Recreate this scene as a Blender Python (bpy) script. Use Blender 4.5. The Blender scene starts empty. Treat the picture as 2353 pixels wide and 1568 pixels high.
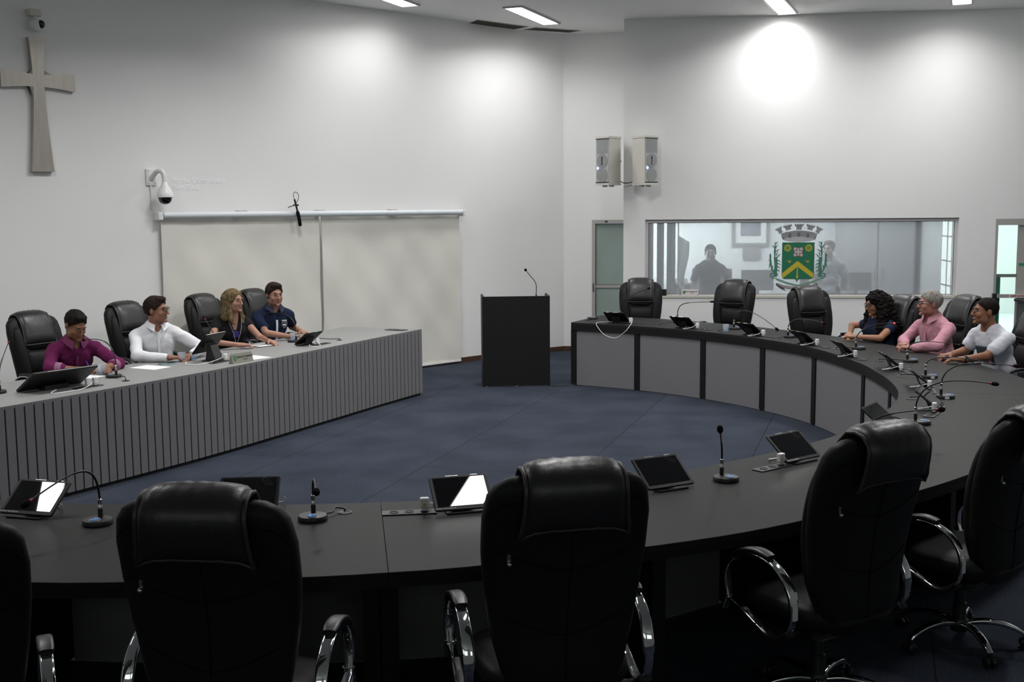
import bpy, math, random
import numpy as np
from mathutils import Vector, Matrix, Euler
random.seed(7); np.random.seed(7)
S = bpy.context.scene
COL = S.collection
# ---------------- camera ----------------
cam_d = bpy.data.cameras.new('camera'); cam = bpy.data.objects.new('camera', cam_d); COL.objects.link(cam)
cam_d.sensor_width = 36.0; cam_d.lens = 36.0 * 2600.0 / 2353.0
cam.matrix_world = Matrix.Translation((0, 0, 2.15)) @ Euler((math.radians(90) - math.atan(304 / 2600.0), 0, 0)).to_matrix().to_4x4() @ Matrix.Rotation(-0.008, 4, 'Z')
cam_d.clip_start = 0.05; cam_d.clip_end = 100
S.camera = cam
# ---------------- world and exposure ----------------
w = bpy.data.worlds.new('world'); S.world = w; w.use_nodes = True
w.node_tree.nodes['Background'].inputs[0].default_value = (0.75, 0.85, 1.0, 1)
w.node_tree.nodes['Background'].inputs[1].default_value = 0.35
S.view_settings.view_transform = 'Standard'; S.view_settings.look = 'None'
S.view_settings.gamma = 1.0; S.view_settings.use_curve_mapping = False
S.view_settings.exposure = 0.55
LAMP_W = 34.0

# ---------------- helpers ----------------
def nd(nt, t, **k):
    n = nt.nodes.new(t)
    for a, b in k.items(): setattr(n, a, b)
    return n
def mat(name, col, rough=0.5, metal=0.0, spec=0.5, var=0.0, vs=8.0, bump=0.0, bs=60.0, col2=None, coat=0.0, emit=0.0, stretch=None):
    m = bpy.data.materials.new(name); m.use_nodes = True; nt = m.node_tree
    b = nt.nodes['Principled BSDF']
    b.inputs['Base Color'].default_value = (*col, 1); b.inputs['Roughness'].default_value = rough
    b.inputs['Metallic'].default_value = metal; b.inputs['Specular IOR Level'].default_value = spec
    b.inputs['Coat Weight'].default_value = coat; b.inputs['Coat Roughness'].default_value = 0.1
    if emit:
        b.inputs['Emission Color'].default_value = (*col, 1); b.inputs['Emission Strength'].default_value = emit
    if var or bump:
        tc = nd(nt, 'ShaderNodeTexCoord'); src = tc.outputs['Object']
        if stretch:
            mp = nd(nt, 'ShaderNodeMapping'); mp.inputs['Scale'].default_value = stretch
            nt.links.new(src, mp.inputs[0]); src = mp.outputs[0]
    if var:
        n = nd(nt, 'ShaderNodeTexNoise'); n.inputs['Scale'].default_value = vs; n.inputs['Detail'].default_value = 4
        nt.links.new(src, n.inputs['Vector'])
        r = nd(nt, 'ShaderNodeValToRGB')
        c2 = col2 if col2 else tuple(min(1, c * (1 + var)) for c in col); c1 = tuple(c * (1 - var) for c in col)
        r.color_ramp.elements[0].position = 0.35; r.color_ramp.elements[1].position = 0.65
        r.color_ramp.elements[0].color = (*c1, 1); r.color_ramp.elements[1].color = (*c2, 1)
        nt.links.new(n.outputs[0], r.inputs[0]); nt.links.new(r.outputs[0], b.inputs['Base Color'])
    if bump:
        n = nd(nt, 'ShaderNodeTexNoise'); n.inputs['Scale'].default_value = bs; n.inputs['Detail'].default_value = 3
        nt.links.new(src, n.inputs['Vector'])
        bp = nd(nt, 'ShaderNodeBump'); bp.inputs['Strength'].default_value = bump; bp.inputs['Distance'].default_value = 0.01
        nt.links.new(n.outputs[0], bp.inputs['Height']); nt.links.new(bp.outputs[0], b.inputs['Normal'])
    return m

class MB:
    """collects geometry, built as one mesh object"""
    def __init__(s): s.v = []; s.f = []; s.mi = []; s.cur = 0
    def add(s, vs, fs):
        o = len(s.v); s.v += [tuple(float(c) for c in p) for p in vs]
        for f in fs: s.f.append(tuple(i + o for i in f)); s.mi.append(s.cur)
        return s
    def box(s, c, d, M=None):
        hx, hy, hz = d[0] / 2, d[1] / 2, d[2] / 2
        vs = [Vector((x * hx, y * hy, z * hz)) for x in (-1, 1) for y in (-1, 1) for z in (-1, 1)]
        if M is not None: vs = [M @ v for v in vs]
        vs = [v + Vector(c) for v in vs]
        return s.add(vs, [(0, 1, 3, 2), (4, 6, 7, 5), (0, 4, 5, 1), (2, 3, 7, 6), (0, 2, 6, 4), (1, 5, 7, 3)])
    def rbox(s, c, d, r, M=None, seg=3):
        """box with rounded vertical edges and small top chamfer"""
        hx, hy, hz = d[0] / 2, d[1] / 2, d[2] / 2; r = min(r, hx, hy)
        def ring(e, z):
            out = []
            for cx, cy, a0 in ((hx - r, hy - r, 0), (-hx + r, hy - r, 90), (-hx + r, -hy + r, 180), (hx - r, -hy + r, 270)):
                for k in range(seg + 1):
                    a = math.radians(a0 + 90 * k / seg); out.append(Vector((cx + (r - e) * math.cos(a), cy + (r - e) * math.sin(a), z)))
            return out
        ch = min(r * 0.5, hz * 0.6)
        rings = [ring(ch, -hz), ring(0, -hz + ch), ring(0, hz - ch), ring(ch, hz)]
        if M is not None: rings = [[M @ p for p in q] for q in rings]
        rings = [[p + Vector(c) for p in q] for q in rings]
        return s.loft(rings, cap=True)
    def loft(s, rings, cap=True, closed=True, loop=False):
        n = len(rings[0]); vs = [p for r in rings for p in r]; fs = []
        m = len(rings)
        for i in range(m if loop else m - 1):
            for j in range(n if closed else n - 1):
                a = i * n + j; b = i * n + (j + 1) % n; i2 = (i + 1) % m
                fs.append((a, b, i2 * n + (j + 1) % n, i2 * n + j))
        if cap and not loop:
            fs.append(tuple(range(n - 1, -1, -1))); fs.append(tuple((m - 1) * n + j for j in range(n)))
        return s.add(vs, fs)
    def tube(s, path, r, seg=8, closed=False, flat=None, up=None):
        """tube along points; r number or list; flat=(w,h) rectangular-ish section"""
        P = [Vector(p) for p in path]; n = len(P)
        R = r if hasattr(r, '__len__') else [r] * n
        T = []
        for i in range(n):
            a = P[(i - 1) % n] if (closed or i > 0) else P[i]; b = P[(i + 1) % n] if (closed or i < n - 1) else P[i]
            t = (b - a); T.append(t.normalized() if t.length > 1e-9 else Vector((0, 0, 1)))
        N = Vector(up) if up else (Vector((0, 0, 1)) if abs(T[0].z) < 0.9 else Vector((1, 0, 0)))
        rings = []
        for i in range(n):
            if up: N = Vector(up)
            N = N - T[i] * N.dot(T[i])
            if N.length < 1e-6: N = T[i].orthogonal()
            N.normalize(); B = T[i].cross(N)
            ring = []
            if flat:
                w_, h_ = flat
                for k in range(seg):
                    a = 2 * math.pi * (k + .5) / seg; ca, sa = math.cos(a), math.sin(a)
                    ca = math.copysign(abs(ca) ** 0.5, ca); sa = math.copysign(abs(sa) ** 0.5, sa)
                    ring.append(P[i] + N * (w_ / 2 * ca) * (R[i]) + B * (h_ / 2 * sa) * (R[i]))
            else:
                for k in range(seg):
                    a = 2 * math.pi * k / seg; ring.append(P[i] + N * (R[i] * math.cos(a)) + B * (R[i] * math.sin(a)))
            rings.append(ring)
        return s.loft(rings, cap=not closed, loop=closed)
    def cyl(s, a, b, r, r2=None, seg=16):
        return s.tube([a, b], [r, r if r2 is None else r2], seg)
    def lathe(s, prof, seg=24, c=(0, 0, 0), M=None):
        rings = []
        for (r, z) in prof:
            ring = [Vector((max(r, 1e-5) * math.cos(2 * math.pi * k / seg), max(r, 1e-5) * math.sin(2 * math.pi * k / seg), z)) for k in range(seg)]
            if M is not None: ring = [M @ p for p in ring]
            rings.append([p + Vector(c) for p in ring])
        return s.loft(rings)
    def ball(s, c, r, seg=14, M=None):
        rx, ry, rz = r if hasattr(r, '__len__') else (r, r, r)
        rings = []
        for i in range(seg // 2 + 1):
            t = math.pi * i / (seg // 2); ring = []
            for k in range(seg):
                a = 2 * math.pi * k / seg
                p = Vector((rx * max(math.sin(t), 1e-4) * math.cos(a), ry * max(math.sin(t), 1e-4) * math.sin(a), -rz * math.cos(t)))
                if M is not None: p = M @ p
                ring.append(p + Vector(c))
            rings.append(ring)
        return s.loft(rings)
    def prism(s, pts, z0, z1, M=None):
        """2D outline extruded z0..z1"""
        n = len(pts); vs = [Vector((p[0], p[1], z0)) for p in pts] + [Vector((p[0], p[1], z1)) for p in pts]
        if M is not None: vs = [M @ v for v in vs]
        fs = [tuple(range(n - 1, -1, -1)), tuple(range(n, 2 * n))] + [(i, (i + 1) % n, n + (i + 1) % n, n + i) for i in range(n)]
        return s.add(vs, fs)
    def mesh(s, name, mats, smooth=None):
        me = bpy.data.meshes.new(name); me.from_pydata(s.v, [], s.f)
        for m in (mats if isinstance(mats, (list, tuple)) else [mats]): me.materials.append(m)
        me.polygons.foreach_set('material_index', s.mi)
        me.validate(); me.update()
        import bmesh
        bm = bmesh.new(); bm.from_mesh(me); bmesh.ops.recalc_face_normals(bm, faces=bm.faces)
        if smooth is not None:
            for f in bm.faces: f.smooth = True
            for e in bm.edges:
                if len(e.link_faces) == 2 and e.calc_face_angle(0) > math.radians(smooth): e.smooth = False
        bm.to_mesh(me); bm.free()
        return me
    def build(s, name, mats, parent=None, smooth=40, loc=None, rot=None, label=None):
        o = bpy.data.objects.new(name, s.mesh(name, mats, smooth)); COL.objects.link(o)
        if parent: o.parent = parent
        if loc: o.location = loc
        if rot is not None: o.rotation_euler = rot if hasattr(rot, '__len__') else (0, 0, rot)
        if label: o['label'] = label
        return o

def thing(name, label, cat, loc=(0, 0, 0), rz=0.0, group=None, scale=None):
    o = bpy.data.objects.new(name, None); COL.objects.link(o); o.empty_display_size = 0.1
    o.location = loc; o.rotation_euler = (0, 0, rz) if not hasattr(rz, '__len__') else rz
    if scale: o.scale = scale
    return tag(o, label, cat, group)
def tag(o, label, cat, group=None):
    o['label'] = label; o['category'] = cat
    if group: o['group'] = group
    return o
def struct(o, name=None):
    o['kind'] = 'structure'
    if name: o.name = name
    return o
def dup(root, loc, rz, label, group=None, name=None):
    r = root.copy(); COL.objects.link(r); r.location = loc; r.rotation_euler = (0, 0, rz) if not hasattr(rz, '__len__') else rz
    r['label'] = label
    if group: r['group'] = group
    def rec(src, dst):
        for ch in list(src.children):
            c = ch.copy(); COL.objects.link(c); c.parent = dst; rec(ch, c)
    rec(root, r)
    return r
def text_mesh(name, txt, size, M, m, parent=None, depth=0.0006, align='CENTER', bold=0.0, spacing=1.0):
    cu = bpy.data.curves.new(name, 'FONT'); cu.body = txt; cu.size = size; cu.align_x = align; cu.align_y = 'CENTER'
    cu.extrude = depth; cu.offset = bold; cu.space_character = spacing
    t = bpy.data.objects.new(name + '_c', cu); COL.objects.link(t)
    dg = bpy.context.evaluated_depsgraph_get(); dg.update()
    me = bpy.data.meshes.new_from_object(t.evaluated_get(dg)); me.materials.clear(); me.materials.append(m)
    bpy.data.objects.remove(t)
    me.transform(M); o = bpy.data.objects.new(name, me); COL.objects.link(o)
    if parent: o.parent = parent
    return o
def crom(P, n=8):
    """catmull-rom through points"""
    P = [Vector(p) if len(p) == 3 else Vector((p[0], p[1], 0)) for p in P]; out = []
    for i in range(len(P) - 1):
        p0 = P[i - 1] if i > 0 else P[i] * 2 - P[i + 1]; p1, p2 = P[i], P[i + 1]; p3 = P[i + 2] if i + 2 < len(P) else P[i + 1] * 2 - P[i]
        for k in range(n):
            t = k / n
            out.append(0.5 * ((2 * p1) + (p2 - p0) * t + (2 * p0 - 5 * p1 + 4 * p2 - p3) * t * t + (3 * p1 - p0 - 3 * p2 + p3) * t ** 3))
    out.append(P[-1].copy()); return out
def bez(p0, p1, p2, p3, n=12):
    p0, p1, p2, p3 = map(Vector, (p0, p1, p2, p3))
    return [p0 * (1 - t) ** 3 + p1 * 3 * t * (1 - t) ** 2 + p2 * 3 * t * t * (1 - t) + p3 * t ** 3 for t in [k / n for k in range(n + 1)]]
def yaw_of(d): return math.atan2(-d[0], d[1])

# ---------------- materials ----------------
M = {}
M['wall'] = mat('white_wall_paint', (0.83, 0.83, 0.825), 0.75, spec=0.25, var=0.015, vs=0.7, bump=0.06, bs=35)
M['ceiling'] = mat('ceiling_paint', (0.74, 0.75, 0.74), 0.8, spec=0.2)
M['wood'] = mat('brown_wood', (0.07, 0.035, 0.02), 0.4, var=0.3, vs=12, stretch=(1, 1, 8))
M['black_lam'] = mat('black_laminate', (0.0195, 0.0193, 0.0192), 0.52, spec=0.14, var=0.10, vs=160, bump=0.03, bs=400)
M['black_edge'] = mat('black_edge_band', (0.011, 0.011, 0.0115), 0.5, spec=0.24)
M['grey_panel'] = mat('grey_laminate_panel', (0.185, 0.180, 0.190), 0.55, spec=0.35, var=0.03, vs=200)
M['slat'] = mat('grey_slat_laminate', (0.20, 0.198, 0.207), 0.55, spec=0.35, var=0.03, vs=200)
M['groove'] = mat('groove_dark', (0.022, 0.020, 0.022), 0.7)
M['grey_top'] = mat('grey_desk_top', (0.255, 0.255, 0.252), 0.5, spec=0.4, var=0.05, vs=150)
M['leather'] = mat('black_leather', (0.0115, 0.0115, 0.0120), 0.48, spec=0.16, bump=0.10, bs=140)
M['pillow'] = mat('black_soft_leather', (0.019, 0.0178, 0.019), 0.36, spec=0.50, bump=0.10, bs=60)
M['piping'] = mat('leather_piping', (0.032, 0.029, 0.029), 0.4, spec=0.5)
M['seam'] = mat('leather_seam', (0.003, 0.003, 0.003), 0.7, spec=0.1)
M['chrome'] = mat('chrome', (0.75, 0.76, 0.78), 0.07, metal=1.0)
M['black_pl'] = mat('black_plastic', (0.012, 0.012, 0.013), 0.4)
M['arm_pad'] = mat('arm_pad_black', (0.012, 0.012, 0.012), 0.38)
M['silver'] = mat('silver_metal', (0.55, 0.55, 0.52), 0.25, metal=1.0)
M['alu'] = mat('aluminium_frame', (0.46, 0.44, 0.42), 0.45, metal=0.25)
M['whitepl'] = mat('white_plastic', (0.78, 0.78, 0.78), 0.35)
M['cream'] = mat('cream_metal', (0.62, 0.60, 0.52), 0.45)
M['screen'] = mat('glossy_screen', (0.004, 0.004, 0.005), 0.015, spec=0.6)
M['bezel'] = mat('matte_bezel', (0.006, 0.006, 0.0065), 0.45, spec=0.25)
M['paper'] = mat('paper', (0.82, 0.82, 0.83), 0.8)
M['label'] = mat('white_label', (0.72, 0.72, 0.72), 0.6)
M['blue_btn'] = mat('blue_button', (0.04, 0.22, 0.65), 0.35)
M['red'] = mat('red_ring', (0.35, 0.012, 0.02), 0.4)
M['foam'] = mat('foam_windscreen', (0.010, 0.007, 0.008), 0.95, spec=0.1, bump=0.5, bs=500)
M['steel'] = mat('brushed_steel', (0.46, 0.43, 0.39), 0.34, metal=0.6, var=0.06, vs=30, stretch=(1, 1, 0.1), bump=0.05, bs=200)
M['redlit'] = mat('lit_red_ring', (1.0, 0.05, 0.05), 0.4, emit=1.2)
M['blueled'] = mat('blue_led', (0.12, 0.22, 1.0), 0.4, emit=9.0)
# ---------------- signed distance bodies ----------------
class SDF:
    """grid field built from rounded primitives, turned into one continuous skin"""
    def __init__(s, lo, hi, h):
        s.h = h; s.lo = np.array(lo, float); s.n = np.ceil((np.array(hi) - s.lo) / h).astype(int) + 1
        s.ax = [s.lo[i] + h * np.arange(s.n[i]) for i in range(3)]
        s.D = np.full(s.n, 0.05, np.float32); s.X = None
    def _sl(s, lo, hi, pad):
        sl = []
        for i in range(3):
            a = int(max(0, math.floor((lo[i] - pad - s.lo[i]) / s.h))); b = int(min(s.n[i], math.ceil((hi[i] + pad - s.lo[i]) / s.h) + 1))
            sl.append(slice(a, max(a, b)))
        g = [s.ax[i][sl[i]] for i in range(3)]
        return tuple(sl), g[0][:, None, None], g[1][None, :, None], g[2][None, None, :]
    def _mix(s, sl, d, k, op):
        A = s.D[sl]; d = d.astype(np.float32)
        if op == 'u':
            h = np.clip(0.5 + 0.5 * (A - d) / k, 0, 1); s.D[sl] = A * (1 - h) + d * h - k * h * (1 - h)
        elif op == 's':
            h = np.clip(0.5 - 0.5 * (A + d) / k, 0, 1); s.D[sl] = A * (1 - h) - d * h + k * h * (1 - h)
        elif op == 'i':
            h = np.clip(0.5 - 0.5 * (A - d) / k, 0, 1); s.D[sl] = A * (1 - h) + d * h + k * h * (1 - h)
    def cap(s, a, b, ra, rb=None, k=0.012, op='u'):
        rb = ra if rb is None else rb; a = np.array(a, float); b = np.array(b, float); R = max(ra, rb)
        sl, X, Y, Z = s._sl(np.minimum(a, b) - R, np.maximum(a, b) + R, 0.04 + k)
        ab = b - a; L = max(ab @ ab, 1e-9)
        t = np.clip(((X - a[0]) * ab[0] + (Y - a[1]) * ab[1] + (Z - a[2]) * ab[2]) / L, 0, 1)
        d = np.sqrt((X - a[0] - t * ab[0]) ** 2 + (Y - a[1] - t * ab[1]) ** 2 + (Z - a[2] - t * ab[2]) ** 2) - (ra + (rb - ra) * t)
        s._mix(sl, d, k, op)
    def ell(s, c, r, R=None, k=0.012, op='u'):
        """ellipsoid with radii r, axes from 3x3 R (columns)"""
        c = np.array(c, float); r = np.array(r, float); m = max(r)
        sl, X, Y, Z = s._sl(c - m, c + m, 0.04 + k)
        R = np.eye(3) if R is None else np.array(R)
        q = [((X - c[0]) * R[0, i] + (Y - c[1]) * R[1, i] + (Z - c[2]) * R[2, i]) for i in range(3)]
        k0 = np.sqrt(sum((q[i] / r[i]) ** 2 for i in range(3))); k1 = np.sqrt(sum((q[i] / r[i] ** 2) ** 2 for i in range(3))) + 1e-9
        s._mix(sl, k0 * (k0 - 1) / k1, k, op)
    def rbx(s, c, hd, rad, R=None, k=0.012, op='u'):
        c = np.array(c, float); m = float(np.linalg.norm(hd))
        sl, X, Y, Z = s._sl(c - m, c + m, 0.04 + k); R = np.eye(3) if R is None else np.array(R)
        q = [np.abs((X - c[0]) * R[0, i] + (Y - c[1]) * R[1, i] + (Z - c[2]) * R[2, i]) - hd[i] + rad for i in range(3)]
        d = np.sqrt(sum(np.maximum(a, 0) ** 2 for a in q)) + np.minimum(np.maximum(np.maximum(q[0], q[1]), q[2]), 0) - rad
        s._mix(sl, d, k, op)
    def plane(s, p, n, k=0.006):
        """keep the side the normal points away from"""
        n = np.array(n, float); n /= np.linalg.norm(n); p = np.array(p, float)
        X, Y, Z = s.ax[0][:, None, None], s.ax[1][None, :, None], s.ax[2][None, None, :]
        d = (X - p[0]) * n[0] + (Y - p[1]) * n[1] + (Z - p[2]) * n[2]
        s._mix((slice(None),) * 3, d + np.zeros(s.n), k, 'i')
    def wrinkle(s, amp, f, seed=0):
        rs = np.random.RandomState(seed); X, Y, Z = s.ax[0][:, None, None], s.ax[1][None, :, None], s.ax[2][None, None, :]
        w_ = 0
        for i in range(5):
            v = rs.randn(3); v /= np.linalg.norm(v); v *= f * (0.6 + rs.rand())
            u = rs.randn(3) * f * 0.4
            w_ = w_ + np.sin(v[0] * X + v[1] * Y + v[2] * Z + 1.5 * np.sin(u[0] * X + u[1] * Y + u[2] * Z) + rs.rand() * 6)
        s.D = (s.D + amp * w_ / 2.2).astype(np.float32)
    def mesh(s, name, m):
        D = s.D.copy(); D[0] = D[-1] = 0.05; D[:, 0] = D[:, -1] = 0.05; D[:, :, 0] = D[:, :, -1] = 0.05
        ins = D < 0; n = D.shape
        c = np.zeros((n[0] - 1, n[1] - 1, n[2] - 1), np.int8)
        for i in (0, 1):
            for j in (0, 1):
                for k in (0, 1): c += ins[i:n[0] - 1 + i, j:n[1] - 1 + j, k:n[2] - 1 + k]
        cell = (c > 0) & (c < 8); idx = np.argwhere(cell); ids = -np.ones(cell.shape, np.int64); ids[cell] = np.arange(len(idx))
        acc = np.zeros((len(idx), 3)); cnt = np.zeros(len(idx))
        I, J, K = idx.T
        for ax in range(3):
            for p in (0, 1):
                for q in (0, 1):
                    o = [0, 0, 0]; oth = [a for a in range(3) if a != ax]; o[oth[0]] = p; o[oth[1]] = q
                    e = list(o); e[ax] = 1
                    d0 = D[I + o[0], J + o[1], K + o[2]]; d1 = D[I + e[0], J + e[1], K + e[2]]
                    x = (d0 < 0) != (d1 < 0); t = np.where(x, d0 / np.where(x, d0 - d1, 1), 0)
                    P = np.array(o, float)[None, :].repeat(len(idx), 0); P[:, ax] += t
                    acc[x] += P[x]; cnt[x] += 1
        V = s.lo + (idx + acc / cnt[:, None]) * s.h
        F = []
        for ax in range(3):
            sl0 = [slice(1, None)] * 3; sl0[ax] = slice(0, n[ax] - 1); sl1 = [slice(1, None)] * 3; sl1[ax] = slice(1, n[ax])
            for a_ in range(3):
                if a_ != ax: sl0[a_] = slice(1, n[a_] - 1); sl1[a_] = slice(1, n[a_] - 1)
            a = ins[tuple(sl0)]; b = ins[tuple(sl1)]
            for flip in (False, True):
                e = np.argwhere((a & ~b) if not flip else (~a & b))
                if not len(e): continue
                off = [1, 1, 1]; off[ax] = 0; e = e + np.array(off)
                u, v = [(1, 2), (2, 0), (0, 1)][ax]
                du = np.zeros(3, int); dv = np.zeros(3, int); du[u] = 1; dv[v] = 1
                q = [ids[tuple((e - du - dv).T)], ids[tuple((e - dv).T)], ids[tuple(e.T)], ids[tuple((e - du).T)]]
                if flip: q = q[::-1]
                F.append(np.stack(q, 1))
        F = np.concatenate(F)
        # two rounds of gentle smoothing
        E_ = np.concatenate([F[:, [0, 1]], F[:, [1, 2]], F[:, [2, 3]], F[:, [3, 0]]])
        for _ in range(2):
            sm = np.zeros_like(V); ct = np.zeros(len(V))
            for a_, b_ in ((0, 1), (1, 0)):
                np.add.at(sm, E_[:, a_], V[E_[:, b_]]); np.add.at(ct, E_[:, a_], 1)
            V = V * 0.6 + 0.4 * sm / ct[:, None]
        me = bpy.data.meshes.new(name); me.vertices.add(len(V)); me.vertices.foreach_set('co', V.astype(np.float32).ravel())
        me.loops.add(len(F) * 4); me.loops.foreach_set('vertex_index', F.astype(np.int32).ravel())
        me.polygons.add(len(F)); me.polygons.foreach_set('loop_start', np.arange(0, len(F) * 4, 4, dtype=np.int32))
        me.polygons.foreach_set('use_smooth', np.ones(len(F), bool))
        me.materials.append(m); me.update(calc_edges=True); me.validate()
        return me
    def build(s, name, m, parent=None):
        o = bpy.data.objects.new(name, s.mesh(name, m)); COL.objects.link(o)
        if parent: o.parent = parent
        return o

# ---------------- room shell ----------------
ZC = 4.70
mc = mat('carpet_blue', (0.040, 0.054, 0.085), 0.95, spec=0.1, bump=0.5, bs=260)
nt = mc.node_tree; b = nt.nodes['Principled BSDF']
tc = nd(nt, 'ShaderNodeTexCoord')
n1 = nd(nt, 'ShaderNodeTexNoise'); n1.inputs['Scale'].default_value = 1.6; n1.inputs['Detail'].default_value = 5
n2 = nd(nt, 'ShaderNodeTexNoise'); n2.inputs['Scale'].default_value = 110; n2.inputs['Detail'].default_value = 2
nt.links.new(tc.outputs['Object'], n1.inputs['Vector']); nt.links.new(tc.outputs['Object'], n2.inputs['Vector'])
r1 = nd(nt, 'ShaderNodeValToRGB'); r1.color_ramp.elements[0].color = (0.030, 0.038, 0.055, 1); r1.color_ramp.elements[1].color = (0.050, 0.060, 0.082, 1)
r1.color_ramp.elements[0].position = 0.3; r1.color_ramp.elements[1].position = 0.7
r2 = nd(nt, 'ShaderNodeValToRGB'); r2.color_ramp.elements[0].color = (0.55, 0.55, 0.55, 1); r2.color_ramp.elements[1].color = (1.35, 1.35, 1.35, 1)
r2.color_ramp.elements[0].position = 0.3; r2.color_ramp.elements[1].position = 0.7
nt.links.new(n1.outputs[0], r1.inputs[0]); nt.links.new(n2.outputs[0], r2.inputs[0])
mx = nd(nt, 'ShaderNodeMix', data_type='RGBA', blend_type='MULTIPLY'); mx.inputs[0].default_value = 1
nt.links.new(r1.outputs[0], mx.inputs[6]); nt.links.new(r2.outputs[0], mx.inputs[7])
mp = nd(nt, 'ShaderNodeMapping'); mp.inputs['Rotation'].default_value = (0, 0, math.radians(-72)); mp.inputs['Location'].default_value = (0.35, 0.3, 0)
br = nd(nt, 'ShaderNodeTexBrick'); br.inputs['Scale'].default_value = 1.0; br.inputs['Mortar Size'].default_value = 0.006; br.inputs['Mortar Smooth'].default_value = 0.3
br.inputs['Brick Width'].default_value = 6.0; br.inputs['Row Height'].default_value = 1.3
br.inputs['Color1'].default_value = (1, 1, 1, 1); br.inputs['Color2'].default_value = (0.9, 0.9, 0.9, 1); br.inputs['Mortar'].default_value = (0.35, 0.35, 0.35, 1)
nt.links.new(tc.outputs['Object'], mp.inputs[0]); nt.links.new(mp.outputs[0], br.inputs['Vector'])
mx2 = nd(nt, 'ShaderNodeMix', data_type='RGBA', blend_type='MULTIPLY'); mx2.inputs[0].default_value = 0.8
nt.links.new(mx.outputs[2], mx2.inputs[6]); nt.links.new(br.outputs[0], mx2.inputs[7]); nt.links.new(mx2.outputs[2], b.inputs['Base Color'])
M['carpet'] = mc

WALLPTS = [(0.79, 17.08), (0.05, 16.55), (-0.57, 15.98), (-1.5, 15.07), (-2.55, 14.12), (-3.8, 12.85), (-5.0, 11.6), (-6.3, 10.0), (-7.4, 8.2), (-8.0, 6.0), (-8.2, 3.0), (-8.2, -4.0)]
wp = crom(WALLPTS, 6)
def inward(p): return Vector((1.0, 6.0, 0)) - p
def wall_strip(name, pts, z0, z1, th, m):
    b = MB(); n = len(pts); off = []
    for i in range(n):
        t = (pts[min(i + 1, n - 1)] - pts[max(i - 1, 0)]).normalized(); nn = Vector((-t.y, t.x, 0))
        if nn.dot(inward(pts[i])) > 0: nn = -nn
        off.append(pts[i] + nn * th)
    rings = [[p + Vector((0, 0, z0)), q + Vector((0, 0, z0)), q + Vector((0, 0, z1)), p + Vector((0, 0, z1))] for p, q in zip(pts, off)]
    b.loft(rings); return struct(b.build(name, m, smooth=30))
wall_strip('wall_left', wp, 0, ZC, 0.2, M['wall'])
bl = []
for p in wp:
    bl.append(p)
def off_pts(pts, d):
    out = []; n = len(pts)
    for i in range(n):
        t = (pts[min(i + 1, n - 1)] - pts[max(i - 1, 0)]).normalized(); nn = Vector((-t.y, t.x, 0))
        if nn.dot(inward(pts[i])) < 0: nn = -nn
        out.append(pts[i] + nn * d)
    return out
wall_strip('baseboard_left', off_pts(wp, 0.018), 0, 0.07, 0.018, M['wood'])
fl = MB(); fl.box((0.7, 5.75, -0.05), (18.4, 24.5, 0.1)); struct(fl.build('floor', M['carpet'], smooth=None))
# walls made of boxes around openings in a plane A + s*u
class WallPlane:
    def __init__(s, A, u, th=0.18):
        s.A = Vector((A[0], A[1], 0)); s.u = Vector((u[0], u[1], 0)).normalized(); s.n = Vector((s.u.y, -s.u.x, 0)); s.th = th   # n points into the room
        s.rz = math.atan2(s.u.y, s.u.x)
    def P(s, a, z, d=0.0): return s.A + s.u * a + s.n * d + Vector((0, 0, z))
    def slab(s, b, a0, a1, z0, z1, d0=None, d1=0.0):
        d0 = -s.th if d0 is None else d0
        vs = [s.P(a, z, d) for a in (a0, a1) for d in (d0, d1) for z in (z0, z1)]
        b.add(vs, [(0, 1, 3, 2), (4, 6, 7, 5), (0, 4, 5, 1), (2, 3, 7, 6), (0, 2, 6, 4), (1, 5, 7, 3)])
WR = WallPlane((1.56, 15.79), (5.18, -0.59))
WB = WallPlane((0.79, 17.08), (0.87, -0.14))
b = MB()
WS0, WS1, WZ0, WZ1 = 0.30, 4.49, 0.90, 1.985   # window opening
DS0, DS1, DZ1 = 4.965, 6.60, 1.965             # door opening
WR.slab(b, 0, WS0, 0, ZC); WR.slab(b, WS0, WS1, 0, WZ0); WR.slab(b, WS0, WS1, WZ1, ZC); WR.slab(b, WS1, DS0, 0, ZC)
WR.slab(b, DS0, DS1, DZ1, ZC); WR.slab(b, DS1, 8.4, 0, ZC)
# end return of the wall going back to the recess
e0 = WR.P(0, 0, 0); e1 = Vector((1.86, 17.2, 0))
b.add([e0, e0 + Vector((0.16, 0.03, 0)), e1 + Vector((0.16, 0, 0)), e1, e0 + Vector((0, 0, ZC)), e0 + Vector((0.16, 0.03, ZC)), e1 + Vector((0.16, 0, ZC)), e1 + Vector((0, 0, ZC))],
      [(0, 1, 2, 3), (4, 7, 6, 5), (0, 4, 5, 1), (1, 5, 6, 2), (2, 6, 7, 3), (3, 7, 4, 0)])
struct(b.build('wall_right', M['wall'], smooth=None))
b = MB(); BD0 = 0.424
WB.slab(b, -0.05, BD0, 0, ZC); WB.slab(b, BD0, 1.12, 1.975, ZC)
struct(b.build('wall_back', M['wall'], smooth=None))
b = MB(); WB.slab(b, 0, BD0, 0, 0.07, 0, 0.018); struct(b.build('baseboard_back', M['wood'], smooth=None))
b = MB(); b.box((9.2, 5, ZC / 2), (0.2, 20.6, ZC)); struct(b.build('wall_side', M['wall'], smooth=None))
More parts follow.
